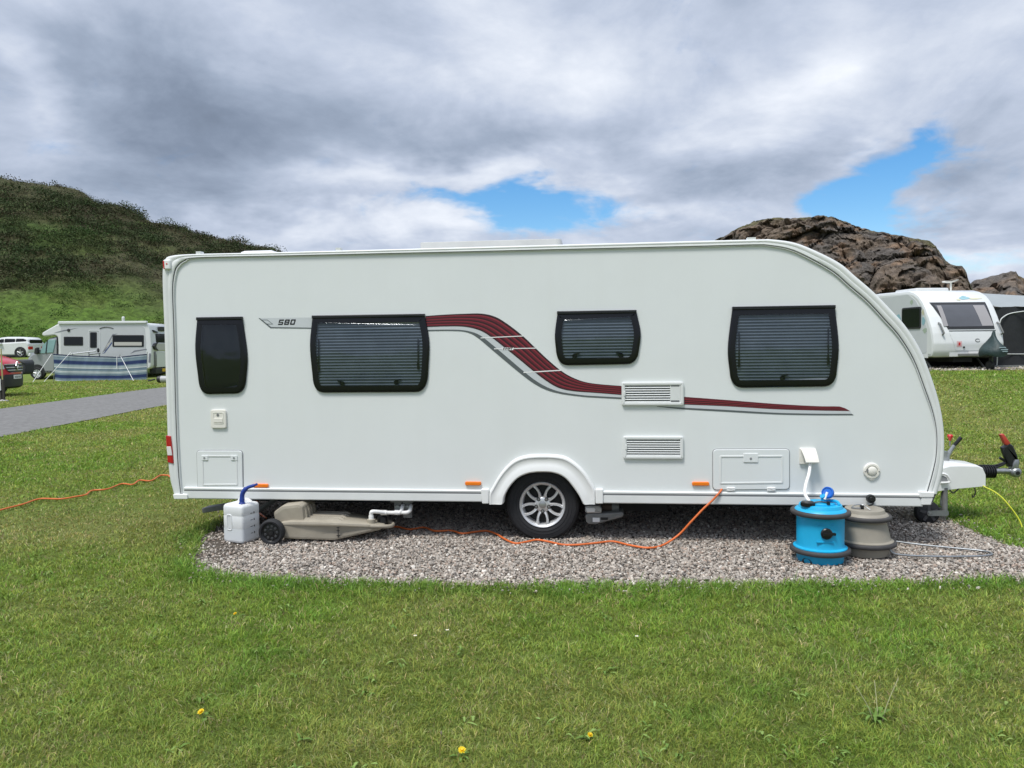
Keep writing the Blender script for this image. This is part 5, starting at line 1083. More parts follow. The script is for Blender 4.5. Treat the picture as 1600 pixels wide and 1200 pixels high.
# rear face of the motorhome, seen obliquely
xr = q(236, 540)[0]; RE = lambda u, v, w: (xr + w, u, v); zq = lambda py: q(236, py, 1.0)[1]
wn = obj('rear_window', MB().prism(rect(.58, zq(535.5), 1.75, zq(521.5), .1), -.01, .03, .01, fn=RE), VD, mh); obj('pane', MB().prism(rect(.64, zq(534.5), 1.69, zq(522.8), .08), .02, .036, fn=RE), VG, wn)
obj('roof_lamp', MB().prism(rect(1.0, zq(517), 1.9, zq(510.5), .05), -.06, .06, .02, fn=RE), VD, mh)
obj('spoiler_fin', MB().prism([(.25, zq(516.2)), (.9, zq(519.4)), (.62, zq(520.4)), (.32, zq(519))], -.06, .06, fn=RE), VD, mh)
bd = obj('rear_band', MB().prism(rect(.34, zq(547.6), 1.95, zq(536.4), .04), -.01, .08, .02, fn=RE), VBG, mh)
cr_ = [(.62, zq(535.5)), (.25, zq(537)), (.06, zq(541)), (.22, zq(546)), (.66, zq(548)), (.42, zq(544)), (.37, zq(541.5)), (.42, zq(539))]
obj('band_end', MB().prism(cr_, -.04, .14, .02, fn=RE), VD, bd)
obj('tailgate', MB().prism(rect(.42, zq(574), 1.85, zq(549), .12), -.01, .05, .03, fn=RE), VW, mh)
obj('rear_lamp', MB().prism([(.26, zq(550)), (.36, zq(573)), (.52, zq(572)), (.54, zq(556)), (.42, zq(549))], -.02, .06, .01, fn=RE), MT['greymetal'], mh)
bp_ = obj('bumper', MB().prism(rect(.35, zq(584), 2.15, zq(575.5), .06), -.3, .07, .03, fn=RE), VD, mh)
obj('number_plate', MB().prism(rect(1.12, zq(581), 1.64, zq(576), .02), .05, .085, .005, fn=RE), VPY, bp_)
# ---- folded frame between windbreak and motorhome
F2 = Frame(130, 595, 41.6, 0.0); q = F2.q
ff = thing('folded_frame', 'silver tubular folded frame with a black pad poking above the windbreak', 'folded frame', F2.root, YAW, local=True)
a, b, c_, d_ = q(112, 553), q(150, 548.5), q(140, 553.5), q(157, 551.5)
obj('tube', MB().tube([(a[0], 0, a[1]), (b[0], 0, b[1])], .035, 8), MT['alloy'], ff); obj('tube', MB().tube([(c_[0], -.02, c_[1]), (d_[0], -.02, d_[1])], .04, 8), MT['steel'], ff)
obj('strut', MB().tube([(q(139, 553)[0], .0, 0), (q(139, 553)[0], 0, q(139, 551)[1])], .03, 8), MT['steel'], ff)
obj('strut', MB().tube([(q(155, 553)[0], .0, 0), (q(155, 553)[0], 0, q(155, 551)[1])], .03, 8), MT['steel'], ff)
p_ = q(153.5, 547.5); obj('pad', MB().lathe([(.001, -.06), (.06, -.055), (.085, -.02), (.085, .02), (.06, .055), (.001, .06)], (p_[0], 0, p_[1]), 16, 'y').xf(Matrix.Translation((p_[0], 0, p_[1])) @ Matrix.Diagonal((.75, 1, 1.6, 1)) @ Matrix.Translation((-p_[0], 0, -p_[1]))), VD, ff)
# ---- striped windbreak
F3 = Frame(150, 596, 40.6, 0.0); q = F3.q
wb = thing('windbreak', 'blue grey and white striped fabric windbreak stretched in front of the motorhome', 'windbreak', F3.root, YAW, local=True)
cs = [(.02, .03, .08), (.13, .19, .26), (.34, .41, .44), (.20, .27, .32), (.56, .60, .61), (.016, .035, .125)]
wm = [M('windbreak_stripe_' + n_, c_, .8, var=(3, .12)) for n_, c_ in zip(('navy', 'slate', 'pale', 'mid', 'white', 'blue'), cs)]
st = [(0, .045, 0), (.045, .09, 2), (.09, .12, 1), (.12, .19, 3), (.19, .22, 1), (.22, .34, 5), (.34, .38, 1), (.38, .46, 2), (.46, .50, 4), (.50, .55, 1), (.55, .61, 3), (.61, .64, 4), (.64, .70, 2), (.70, .735, 1), (.735, .76, 3), (.76, .88, 5), (.88, .92, 1), (.92, .97, 3), (.97, 1, 4)]
top = [(83, 553), (98, 553.7), (115, 555), (136, 556), (155, 556.5), (172, 557), (186, 557.5), (200, 556), (215, 554.3), (229.5, 553)]; bot = [(86, 594.5), (98, 596), (115, 596), (136, 596), (155, 596), (172, 596), (186, 596), (200, 595.5), (215, 595), (228.5, 594)]
A, B = resample(top, 60), resample(bot, 60); mb = MB()
for t0, t1, mi in st:
    mb.cur = mi; rr = []
    for t in np.linspace(t0, t1, 3):
        rr.append([(lambda p, i=i, t=t: (p[0], .02 * math.sin(i * .55) * math.sin(t * 2.8) + .006 * math.sin(i * 1.3 + t * 7) - .08 * math.sin(math.pi * ((i / 59 * 3) % 1)), max(.01, p[1])))(q(A[i].lerp(B[i], t).x, A[i].lerp(B[i], t).y)) for i in range(60)])
    mb.rings(rr, False, False, closed=False)
obj('fabric', mb, wm, wb, 60, fix=False)
for px, t, b in ((83.5, 550, 597), (113, 552, 597), (139, 553, 597), (187, 554, 597), (229.5, 550, 596)):
    a, c_ = q(px, t), q(px, b); obj('pole', MB().tube([(a[0], .03, a[1]), (c_[0], .03, -.05)], .018, 8), MT['steel'], wb)
for (x0, y0), (x1, y1) in (((111, 550), (85, 597)), ((189, 557), (222, 599)), ((81, 553), (68, 595)), ((183, 557), (184, 575))):
    a, c_ = q(x0, y0), q(x1, y1); obj('guy_rope', MB().tube([(a[0], -.02, a[1]), (c_[0], -.9 if y1 > 580 else -.1, .01 if y1 > 580 else c_[1])], .014, 6), MT['whiteline'], wb)
# ---- container lying on the grass
F5 = Frame(246, 601, 36.5, 0.0); q = F5.q
dn = thing('grey_container', 'grey container with a curved black end lying on the grass across the road', 'container', F5.root, YAW, local=True)
z0, z1 = .03, q(246, 587.5)[1]; zc, rr_ = (z0 + z1) / 2, (z1 - z0) / 2; xc = q(247.5, 594)[0]
obj('body', MB().lathe([(rr_ * .7, 0), (rr_ * .95, .06), (rr_, .12), (rr_, .62), (rr_ * .9, .70)], (xc, 0, zc), 28, 'x'), M('container_grey', (.42, .43, .44), .5, var=(4, .1)), dn)
obj('end_ring', MB().lathe([(rr_ * .62, -.05), (rr_ * .90, -.02), (rr_ * 1.05, .10), (rr_ * .98, .16), (rr_ * .8, .05)], (xc, 0, zc), 28, 'x', False), VD, dn)
ap, bq = q(230, 594), q(242, 593.5); obj('shadow_line', MB().tube([(ap[0], .1, .12), (bq[0], 0, zc)], .035, 8), VD, dn)  # dark bar standing in for the container's shadow line on the grass
# ---- white estate car on the rise behind
F6 = Frame(32, 558.5, 51, 1.2); q = F6.q
wc_ = thing('white_car', 'white people carrier parked on the rise behind the red van and the motorhome', 'car', F6.root, YAW, local=True)
low_ = rpoly([q(*p) for p in ((-40, 555.5), (43, 555.5), (45, 549), (44.5, 537), (41, 533), (-28, 537), (-44, 542), (-48, 549))], [.1, .15, .2, .2, .1, .3, .3, .3]); obj('body', MB().prism(low_, .0, -1.8, .10, both=True), VW, wc_)
top_ = rpoly([q(*p) for p in ((-24, 540), (44, 540), (42.5, 530), (38, 527.3), (28, 526.3), (8, 526.3), (-3, 527.5), (-12, 533))], [.05, .05, .3, .3, .3, .6, .6, .5]); obj('roof', MB().prism(top_, -.08, -1.72, .16, both=True), VW, wc_)
for pts in (((-16, 540), (4, 539), (5, 529.6), (0, 530), (-8, 536)), ((5.5, 539), (22, 538.5), (22.5, 529.4), (6.5, 529.4)), ((23.5, 538.5), (39, 538.2), (39.6, 531), (35, 529.2), (24, 529.2))): obj('window', MB().prism(rpoly([q(*p) for p in pts], .05), -.12, -.055, .02), VG, wc_)
xb_ = q(44, 540)[0]; RB_ = lambda u, v, w: (xb_ + w, u, v); zz_ = lambda py: q(44, py, .6)[1]
obj('rear_window', MB().prism(rect(.22, zz_(539.5), 1.58, zz_(530.8), .08), -.16, .0, .02, fn=RB_), VG, wc_)
for u0, u1 in ((.02, .46), (1.34, 1.78)): obj('tail_light', MB().prism(rect(u0, zz_(546.3), u1, zz_(541.2), .05), -.10, .035, .02, fn=RB_), MT['red'], wc_)
obj('rear_bumper', MB().prism(rect(.05, zz_(557), 1.75, zz_(552), .06), -.1, .08, .03, fn=RB_), VW, wc_)
obj('wheel_opening', MB().lathe([(.001, -.005), (.40, -.005), (.40, .05)], (q(32, 555)[0], .0, .30), 24, 'y', False), VD, wc_); car_wheel(wc_, (q(32, 555)[0], -.03, .31), .31); car_wheel(wc_, (q(-18, 555)[0], -.03, .31), .31)
obj('wing_mirror', MB().prism(rpoly([q(-2, 539), q(4, 538.5), q(3.5, 535.8), q(-1, 536)], .04), -.05, .16, .04, both=True), VW, wc_)
obj('sill', MB().prism([q(-14, 557.5), q(27, 557), q(27, 554.5), q(-14, 555)], -.1, -.0), VD, wc_)
# ---- red van nosing in from the left edge
vroot = at_depth(27, 609, 27.5); vroot.z = 0
vn = thing('red_van', 'front of a red van with a silver diamond emblem nosing in at the left edge', 'van', vroot, 0, local=True); vn.scale = (1.1, 1.1, 1.2); vn.rotation_euler = (0, 0, R(YAW - 90 + 100))
def vprof(y): k = abs(y) / .97; return -.34 * k ** 3.2
def vring(pts, ys): return [[(x + (vprof(y) if x > -.9 else 0), y, z) for x, z in pts] for y in ys]
YS = [-.97, -.94, -.84, -.65, -.4, -.2, 0, .2, .4, .65, .84, .94, .97]
body = [(-4.8, .25), (-.3, .25), (-.02, .32), (.0, .50), (.0, .78), (-.03, .95), (-.12, 1.06), (-.45, 1.17), (-.95, 1.27), (-1.55, 1.86), (-1.8, 1.96), (-4.7, 1.97), (-4.85, 1.8)]
rr = vring(body, YS)
def shrk(r, f): zc = 1.0; return [(x, y, zc + (z - zc) * f) for x, y, z in r]
rr[0] = shrk(rr[0], .90); rr[-1] = shrk(rr[-1], .90); rr[1] = shrk(rr[1], .97); rr[-2] = shrk(rr[-2], .97)
obj('body', MB().rings(rr), VR, vn, 40)
def vpatch(rows, off, n=14):    # rows: (z, y0, y1, xsurf)
    mb = MB(); mb.rings([[(x + vprof(y0 + (y1 - y0) * t) + off, y0 + (y1 - y0) * t, z) for t in np.linspace(0, 1, n)] for z, y0, y1, x in rows], False, False, closed=False); return mb
obj('bumper', vpatch([(.24, -.93, .93, -.10), (.30, -.955, .955, -.01), (.48, -.96, .96, .005), (.60, -.95, .95, .0), (.66, -.60, .60, .0)], .012), VD, vn)
obj('grille', vpatch([(.72, -.45, .45, .0), (.78, -.55, .55, .0), (.90, -.62, .62, -.02), (.955, -.60, .60, -.03)], .014), VD, vn)
for z_, hw_ in ((.955, .62), (.86, .58), (.78, .52)): obj('grille_bar', MB().tube([(vprof(y) + .018 - (.03 if z_ > .9 else .01), y, z_) for y in np.linspace(-hw_, hw_, 14)], .013, 6), VCH, vn)
em = MB(); eo = [(0, .13), (.085, 0), (0, -.13), (-.085, 0)]; em.frame(eo, .028, .0, .03, .006, fn=lambda u, v, w: (.015 + w, u, .91 + v)); obj('emblem', em, VCH, vn)
for s in (-1, 1): obj('headlight', vpatch([(.82, s * .64, s * .90, .0), (.90, s * .64, s * .94, -.02), (1.0, s * .66, s * .95, -.05), (1.03, s * .72, s * .95, -.09)], .02, 8), M('van_headlight', (.40, .42, .43), .12, coat=.6), vn)
obj('fog_light', vpatch([(.40, -.86, -.74, 0), (.47, -.86, -.74, 0)], .03, 4), VCH, vn)
npl = obj('number_plate', MB().prism(rect(-.26, .52, .26, .635, .01), .015, .035, .003, fn=lambda u, v, w: (w, u, v)), VPL, vn)
mb = MB()
for k, u in enumerate((-.20, -.14, -.08, -.02, .05, .11, .17)): mb.prism(rect(u, .545, u + .032, .605), .034, .0365, fn=lambda a, b, w: (w, a, b))
obj('plate_mark', mb, MT['ink'], npl)
obj('windscreen', MB().add([(-1.0, -.80, 1.295), (-1.0, .80, 1.295), (-1.52, .74, 1.835), (-1.52, -.74, 1.835)], [(0, 1, 2, 3)]).xf(Matrix.Translation((.018, 0, .018))), VG, vn, fix=False)
for s in (-1, 1):
    car_wheel(vn, (-.98, s * .93 - (0 if s < 0 else .2), .33), .33); obj('wing_mirror', MB().prism(rect(-1.25, 1.25, -1.08, 1.55, .05), -s * .98, -s * 1.18, .03, both=True), VD, vn)
    obj('side_window', MB().prism(rpoly([(-1.3, 1.28), (-2.2, 1.28), (-2.2, 1.72), (-1.65, 1.74)], .05), -s * .93, -s * .975), VG, vn)
# dark soft box between van and motorhome
F7 = Frame(44, 586, 37, 0.0); q = F7.q
bx = thing('storage_box', 'dark grey soft-sided box standing between the red van and the motorhome', 'box', F7.root, YAW, local=True)
obj('body', MB().prism(rpoly([q(31, 585), q(44, 585), q(45, 568), q(42, 564), q(32, 563)], .2), .25, -.5, .08, both=True), M('dark_grey_fabric', (.045, .048, .055), .85, var=(4, .3)), bx)
obj('lid', MB().prism(rpoly([q(30, 567), q(45.5, 569), q(42, 562.5), q(32, 561.5)], .1), .28, -.52, .06, both=True), M('dark_grey_lid', (.06, .064, .07), .8), bx)
# pitch marker post
pg = G(4.5, 627); pt = thing('marker_post', 'dark pitch post with a white board on a pale round base at the left edge', 'post', pg)
up = lambda px, py: at_depth(px, py, (pg - CAMPOS).dot(FWD))
obj('base', MB().lathe([(.16, 0), (.15, .03), (.05, .05), (.04, .06)], pg, 20), M('concrete_base', (.45, .44, .42), .9, var=(9, .3)), pt)
for dx in (-.05, .045): obj('post', MB().box(pg.x + dx - .03, pg.x + dx + .025, pg.y - .03, pg.y + .03, .03, up(4, 593).z), M('dark_timber', (.05, .045, .04), .8, var=(8, .4)), pt)
obj('cane', MB().tube([up(4, 593) + Vector((0, 0, -.1)), up(3, 575), up(1.5, 545)], .02, 8), M('yellow_cane', (.42, .38, .15), .6), pt)
a, b = up(-4, 610), up(2.5, 592); obj('board', MB().box(a.x, b.x, pg.y - .06, pg.y - .032, a.z, b.z), VW, pt)

# ---- neighbouring caravan on the right
d = ray(1514, 577); hd_ = Vector((d.x, d.y, 0)).length; c2r = CAMPOS + d * (27.0 / hd_); c2r.z = float(hz(c2r.x, c2r.y))
C2 = thing('neighbour_caravan', 'smaller white caravan facing forward on the right with a wide front window and roof aerial', 'caravan', c2r, YAW + 4, local=True)
FY = [(.38, .10), (.55, .02), (.80, .0), (1.10, .06), (1.30, .13), (1.60, .28), (1.90, .46), (2.10, .62), (2.28, .82), (2.40, 1.05), (2.47, 1.35)]
fy = lambda z: float(np.interp(z, [p[0] for p in FY], [p[1] for p in FY]))
prof = [(y, z) for z, y in FY] + [(3.2, 2.50), (5.3, 2.47), (5.6, 2.35), (5.62, .5), (5.55, .38)]
prof = rpoly(prof, [.1] + [.3] * 12 + [.3, .1, .1], 3)
HW = 1.12; rr = []
for ins_, x in ((.10, -HW), (.03, -HW + .02), (0, -HW + .09), (0, HW - .09), (.03, HW - .02), (.10, HW)): rr.append([(x, y, z) for y, z in (inset(ccw(prof), ins_) if ins_ else ccw(prof))])
obj('body', MB().rings(rr), VW, C2, 40)
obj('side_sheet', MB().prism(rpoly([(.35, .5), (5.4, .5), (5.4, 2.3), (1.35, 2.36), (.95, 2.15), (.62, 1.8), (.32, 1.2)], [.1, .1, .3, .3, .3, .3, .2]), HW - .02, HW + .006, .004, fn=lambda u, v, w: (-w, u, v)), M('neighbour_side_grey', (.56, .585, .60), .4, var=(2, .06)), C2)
def fpatch(rows, off, n=10): mb = MB(); mb.rings([[(x0 + (x1 - x0) * t, fy(z) - off, z) for t in np.linspace(0, 1, n)] for z, x0, x1 in rows], False, False, closed=False); return mb
def frows(z0, z1, a0, a1, b0, b1, k=8): return [(z0 + (z1 - z0) * t, a0 + (a1 - a0) * t, b0 + (b1 - b0) * t) for t in np.linspace(0, 1, k)]
w_ = obj('window', fpatch(frows(1.22, 2.06, -.62, -.92, .86, .88), .012), VD, C2, fix=False)
obj('pane', fpatch(frows(1.30, 1.98, -.58, -.82, .80, .82), .022), M('neighbour_pane', (.075, .078, .09), .12, var=(2, .2), coat=.4), w_, fix=False)
for x0, x1 in ((-.74, -.60), (.42, .78)):
    mb = MB(); rows = []
    for t in np.linspace(0, 1, 8): z = 1.32 + .64 * t; rows.append([(x0 + (x1 - x0) * s + .06 * (1 - t) * (1 if x0 > 0 else 0), fy(z) - .026 - .004 * (i % 2), z) for i, s in enumerate(np.linspace(0, 1, 13))])
    mb.rings(rows, False, False, closed=False); obj('curtain', mb, M('pale_curtain', (.30, .29, .30), .8), w_, fix=False)
obj('window_trim', fpatch(frows(1.165, 1.185, -.6, -.61, .88, .88, 2), .016), VD, w_, fix=False)
lk_ = obj('gas_locker_door', fpatch(frows(.58, 1.12, -.42, -.60, .86, .88), .008), VW, C2, fix=False)
obj('warning_sticker', fpatch(frows(.69, .86, -.40, -.40, -.24, -.24, 4), .012), M('sticker_pink', (.62, .40, .40), .5), lk_, fix=False)
obj('sticker_mark', fpatch(frows(.73, .82, -.35, -.35, -.29, -.29, 3), .015), MT['redlite'], lk_, fix=False)
obj('badge', MB().tube([(.26 + .07 * math.cos(a) , fy(.88 + .045 * math.sin(a)) - .012, .88 + .045 * math.sin(a)) for a in np.linspace(.6, 6.0, 18)], .012, 6), MT['greymetal'], lk_)
obj('locker_lock', MB().box(-.20, -.15, fy(.68) - .03, fy(.68), .65, .70), VD, lk_)
for s in (-1, 1):
    x = s * .98 + (.1 if s < 0 else 0); obj('grab_handle', MB().tube([(x, fy(1.42) - .03, 1.42), (x, fy(1.38) - .09, 1.38), (x + .05, fy(1.1) - .10, 1.10), (x + .05, fy(1.06) - .02, 1.06)], .028, 8), MT['greymetal'], C2)
# sun-bleached bird and flower decals as soft abstract blots of the same colours
dm = [M('decal_teal', (.26, .45, .50), .5), M('decal_sand', (.56, .54, .36), .5), M('decal_green', (.36, .44, .34), .5)]
def blot(fn, c, r, mi):
    n = 14; pts = [(c[0] + r[0] * math.cos(2 * math.pi * k / n) * random.uniform(.55, 1.1), c[1] + r[1] * math.sin(2 * math.pi * k / n) * random.uniform(.55, 1.1)) for k in range(n)]
    return MB().add([fn(*p) for p in pts], [tuple(range(n))])
ff_ = lambda u, v: (u, fy(v) - .014, v); sf_ = lambda u, v: (-HW - .010, u, v)
for fn, c_, r_, mi in ((ff_, (.30, 2.19), (.20, .055), 0), (ff_, (.30, 2.24), (.10, .03), 0), (ff_, (.62, 2.17), (.24, .022), 1), (ff_, (.08, 2.14), (.08, .03), 1), (sf_, (.52, 1.48), (.10, .14), 0), (sf_, (.56, 1.76), (.08, .10), 1), (sf_, (.44, 1.20), (.12, .09), 2), (sf_, (1.88, 1.55), (.18, .22), 0), (sf_, (1.15, 2.10), (.09, .10), 2)): obj('decal', blot(fn, c_, r_, mi), dm[mi], C2, fix=False)
for y0, y1 in ((.64, 1.66), (2.35, 3.0)):
    w_ = obj('window', MB().prism(rect(y0, 1.26, y1, 1.94, .08), HW, HW + .03, .008, fn=lambda u, v, w: (-w, u, v)), VD, C2); obj('pane', MB().prism(rect(y0 + .05, 1.31, y1 - .05, 1.89, .06), HW + .02, HW + .034, fn=lambda u, v, w: (-w, u, v)), VG, w_)
for y0 in (1.0, 1.28): obj('side_box', MB().prism(rect(y0, .66, y0 + .17, .90, .04), HW, HW + .04, .012, fn=lambda u, v, w: (-w, u, v)), MT['cream'], C2)
obj('skirt', MB().box(-HW - .012, -HW + .02, .3, 5.4, .36, .46), VW, C2)
obj('roof_box', MB().prism(rect(-.85, 1.35, .25, 2.6, .1), 2.45, 2.56, .04, fn=lambda u, v, w: (u, v, w)), VW, C2)
ae = obj('aerial', MB().tube([(.85, 2.2, 2.46), (.85, 2.2, 2.84)], .03, 8), MT['cream'], C2); obj('aerial_arm', MB().prism(rpoly([(.58, 2.80), (.80, 2.77), (1.06, 2.85), (1.08, 2.89), (.80, 2.84), (.58, 2.84)], .02), -2.28, -2.12, .02, both=True), MT['cream'], ae)
obj('front_valance', MB().box(-.6, .7, .03, .06, .40, .52), VW, C2)
npl = obj('number_plate', MB().box(-.02, .42, -.02, .01, .43, .55), VPL, C2)
ub = MB(); ub.box(-1.0, 1.0, .5, 5.4, .33, .40); ub.box(-.3, .3, .3, 5.0, .22, .34); ub.box(-1.0, 1.0, 2.2, 2.4, .02, .33); ub.box(-1.0, 1.0, 5.2, 5.35, .02, .33); ub.box(HW - .04, HW - .01, .5, 5.3, .0, .40); obj('chassis', ub, MT['chassis'], C2)  # frame, plus dark boards added to block the view and blacken the underside
for s in (-1, 1): car_wheel(C2, (s * .98 - .0, 3.0, .30), .30); obj('corner_steady', MB().tube([(s * .85, .9, .36), (s * .85, .5, .02)], .03, 6), MT['greymetal'], C2)
obj('drawbar', MB().add([(-.4, .3, .42), (.4, .3, .42), (.08, -1.15, .44), (-.08, -1.15, .44), (-.4, .3, .48), (.4, .3, .48), (.08, -1.15, .50), (-.08, -1.15, .50)], [(0, 1, 2, 3), (4, 5, 6, 7), (0, 1, 5, 4), (1, 2, 6, 5), (2, 3, 7, 6), (3, 0, 4, 7)]), MT['greymetal'], C2)
obj('jockey_wheel', MB().tube([(.05, -.85, .10), (.05, -.85, .6)], .035, 8).lathe([(.02, -.06), (.13, -.05), (.14, 0), (.13, .05), (.02, .06)], (.05, -.85, .14), 18, 'x'), MT['chassis'], C2)
# hitch cover draped over the neighbour's coupling
CMX = Matrix.Translation(c2r) @ Matrix.Rotation(R(YAW + 4), 4, 'Z')
hcv = obj('hitch_cover', MB().rings([[CMX @ Vector((.04 + w * math.cos(a), -.98 + l * math.sin(a), z + .03 * math.sin(a * 3 + z * 9))) for a in np.linspace(0, 2 * math.pi, 18, False)] for z, w, l in ((.42, .30, .40), (.52, .34, .42), (.62, .31, .40), (.72, .22, .34), (.82, .13, .24), (.92, .07, .14), (.99, .06, .07), (1.08, .045, .05), (1.14, .02, .02))]), M('dark_green_vinyl', (.022, .045, .045), .55, var=(5, .3), bump=(9, .6, .03)), None, 50, loc=CMX @ Vector((.04, -.98, 0)))
tag(hcv, 'dark green vinyl cover draped over the hitch of the neighbouring caravan', 'hitch cover')
mb = MB()
for z_, x0, x1 in ((.66, -.14, .10), (.60, -.12, .16), (.55, -.10, .09)): mb.add([CMX @ Vector((.04 + x, -.98 - (.41 - (z - .62) * .7) * math.sqrt(max(.05, 1 - (x / .33) ** 2)) - .05, z)) for x, z in ((x0 * .8, z_), (x1 * .8, z_), (x1 * .8, z_ + .018), (x0 * .8, z_ + .018))], [(0, 1, 2, 3)])
obj('faded_lettering', mb, M('faded_print', (.20, .27, .27), .6), hcv, fix=False)
# awning on its right side
AW = thing('awning', 'dark grey awning with a pale grey roof beside the neighbouring caravan', 'awning', CMX @ Vector((HW + .02, .55, 0)), YAW + 4, local=True)
gro = M('awning_roof_grey', (.30, .33, .34), .8, var=(2, .1), bump=(3, .3, .05)); gda = M('awning_dark_fabric', (.022, .024, .028), .8, var=(2, .3), bump=(4, .4, .05))
X1 = 3.6
mb = MB(); mb.rings([[(x, y, z) for x, z in zip(np.linspace(0, X1, 12), zf)] for y, zf in ((-.05, [1.92 - .012 * i - .03 * math.sin(i * 1.9) for i in range(12)]), (.55, [2.20 - .016 * i for i in range(12)]), (1.1, [2.42 - .020 * i for i in range(12)]), (3.0, [2.44 - .022 * i for i in range(12)]))], False, False, closed=False); obj('roof', mb, gro, AW, 60, fix=False)
mb = MB(); mb.rings([[(x, -.03 + .06 * math.sin(x * 6 + z), z) for x in np.linspace(0, X1, 24)] for z in np.linspace(.02, 1.9, 8)], False, False, closed=False); obj('front_wall', mb, gda, AW, 60, fix=False)
mb = MB(); mb.rings([[(X1, y, z) for y in np.linspace(-.03, 3, 8)] for z in (.02, 1.8)], False, False, closed=False); obj('end_wall', mb, gda, AW, fix=False)
obj('piping', MB().tube(catmull([(.10, -.06, .05), (.12, -.10, 1.3), (.30, -.10, 1.62), (.75, -.09, 1.74), (1.4, -.10, 1.76), (X1, -.10, 1.72)], 6), .016, 6), MT['trim'], AW)
wf = obj('window', MB().frame([(.98, 1.58), (2.4, 1.6), (2.4, .7), (1.25, .7)], .05, .10, .13, .004), MT['trim'], AW); obj('pane', MB().prism([(1.03, 1.54), (2.36, 1.56), (2.36, .74), (1.28, .74)], .09, .112), VG, wf)
obj('mud_flap', MB().box(0, X1, -.12, -.09, .0, .10), MT['greymetal'], AW)
obj('guy_rope', MB().tube([(.10, -.08, .45), (X1, -.14, .40)], .012, 6), MT['trim'], AW)
# gravel of the neighbour's pitch
v, f, c = stones(5000, [(c2r.x - 3.2, c2r.y - 1.2), (c2r.x + 2.2, c2r.y - 1.2), (c2r.x + 5, c2r.y + 1.5), (c2r.x + 1.5, c2r.y + 3.5), (c2r.x - 3.5, c2r.y + 3.0)], 99, .02, .05, 9)
v[:, 2] += hz(v[:, 0], v[:, 1]); o = np_mesh('gravel', v, f, attr_mat('far_gravel_stone', 'tint', .9), False, c); tag(o, 'grey gravel under the neighbouring caravan', 'gravel', kind='stuff')
# white marker pole on the hill behind the motorhome
mp = at_depth(192.5, 502, 52); mg = Vector((mp.x, mp.y, float(hz(mp.x, mp.y)))); mt_ = at_depth(192.5, 494.5, 52)
po = obj('marker_pole', MB().tube([mg, mt_], .05, 8).lathe([(.05, -.02), (.10, 0), (.10, .3), (.04, .36)], mt_ + Vector((0, 0, -.36)), 10), VW, None, loc=mg); tag(po, 'white marker pole rising behind the motorhome roof', 'pole')

# ================================================================== SKY, SUN, CAMERA
SUN_EL, SUN_AZ = 62, 212      # azimuth clockwise from +y: high, behind the viewer's left shoulder
w = bpy.data.worlds.new('World'); scn.world = w; w.use_nodes = True; nt = w.node_tree; L = nt.links.new
bg = nt.nodes['Background']; BGS = .1; bg.inputs['Strength'].default_value = BGS
sky = nt.nodes.new('ShaderNodeTexSky'); sky.sky_type = 'NISHITA'; sky.sun_disc = False; sky.sun_elevation = R(SUN_EL); sky.sun_rotation = R(SUN_AZ); sky.air_density = 1.0; sky.dust_density = .3; sky.ozone_density = 3.0
tc = nt.nodes.new('ShaderNodeTexCoord'); DIR = tc.outputs['Generated']
def math_(op, a, b=None, c=None, clamp=False):
    n = nt.nodes.new('ShaderNodeMath'); n.operation = op; n.use_clamp = clamp
    for i, x in enumerate((a, b, c)):
        if x is None: continue
        if isinstance(x, (int, float)): n.inputs[i].default_value = x
        else: L(x, n.inputs[i])
    return n.outputs[0]
sep = nt.nodes.new('ShaderNodeSeparateXYZ'); L(DIR, sep.inputs[0]); dx, dy, dz = sep.outputs
az = math_('MULTIPLY', math_('ARCTAN2', dx, dy), 57.2958); el = math_('MULTIPLY', math_('ARCSINE', dz), 57.2958)
den = math_('ADD', math_('MAXIMUM', dz, 0.0), .30)
cx = math_('DIVIDE', dx, den); cy = math_('DIVIDE', dy, den)
cmb = nt.nodes.new('ShaderNodeCombineXYZ'); L(cx, cmb.inputs[0]); L(cy, cmb.inputs[1]); CP = cmb.outputs[0]
def noise(vec, sc, det, ro=.55, dist=0.0, off=None):
    n = nt.nodes.new('ShaderNodeTexNoise'); n.inputs['Scale'].default_value = sc; n.inputs['Detail'].default_value = det; n.inputs['Roughness'].default_value = ro; n.inputs['Distortion'].default_value = dist
    if off:
        v = nt.nodes.new('ShaderNodeVectorMath'); v.operation = 'ADD'; v.inputs[1].default_value = off; L(vec, v.inputs[0]); vec = v.outputs[0]
    L(vec, n.inputs['Vector']); return n.outputs['Fac']
wa_ = math_('MULTIPLY', math_('SUBTRACT', noise(CP, 1.6, 5, .6), .5), 20.0); we_ = math_('MULTIPLY', math_('SUBTRACT', noise(CP, 1.6, 5, .6, 0, (7.3, 2.1, 4)), .5), 13.0)
AZ = math_('ADD', az, wa_); EL = math_('ADD', el, we_)
def blob(px, py, sx, sy, rot=0.0):
    d = ray(px, py); d.normalize(); a0 = math.degrees(math.atan2(d.x, d.y)); e0 = math.degrees(math.asin(d.z)); k = math.degrees(1 / 1200); sx *= k; sy *= k; c, s = math.cos(R(rot)), math.sin(R(rot))
    u = math_('SUBTRACT', AZ, a0); v = math_('SUBTRACT', EL, e0)
    p = math_('DIVIDE', math_('ADD', math_('MULTIPLY', u, c), math_('MULTIPLY', v, s)), sx); r = math_('DIVIDE', math_('SUBTRACT', math_('MULTIPLY', v, c), math_('MULTIPLY', u, s)), sy)
    return math_('EXPONENT', math_('MULTIPLY', math_('ADD', math_('MULTIPLY', p, p), math_('MULTIPLY', r, r)), -1.0))
def total(items):
    out = None
    for amp, args in items:
        t = math_('MULTIPLY', blob(*args), amp); out = t if out is None else math_('ADD', out, t)
    return out
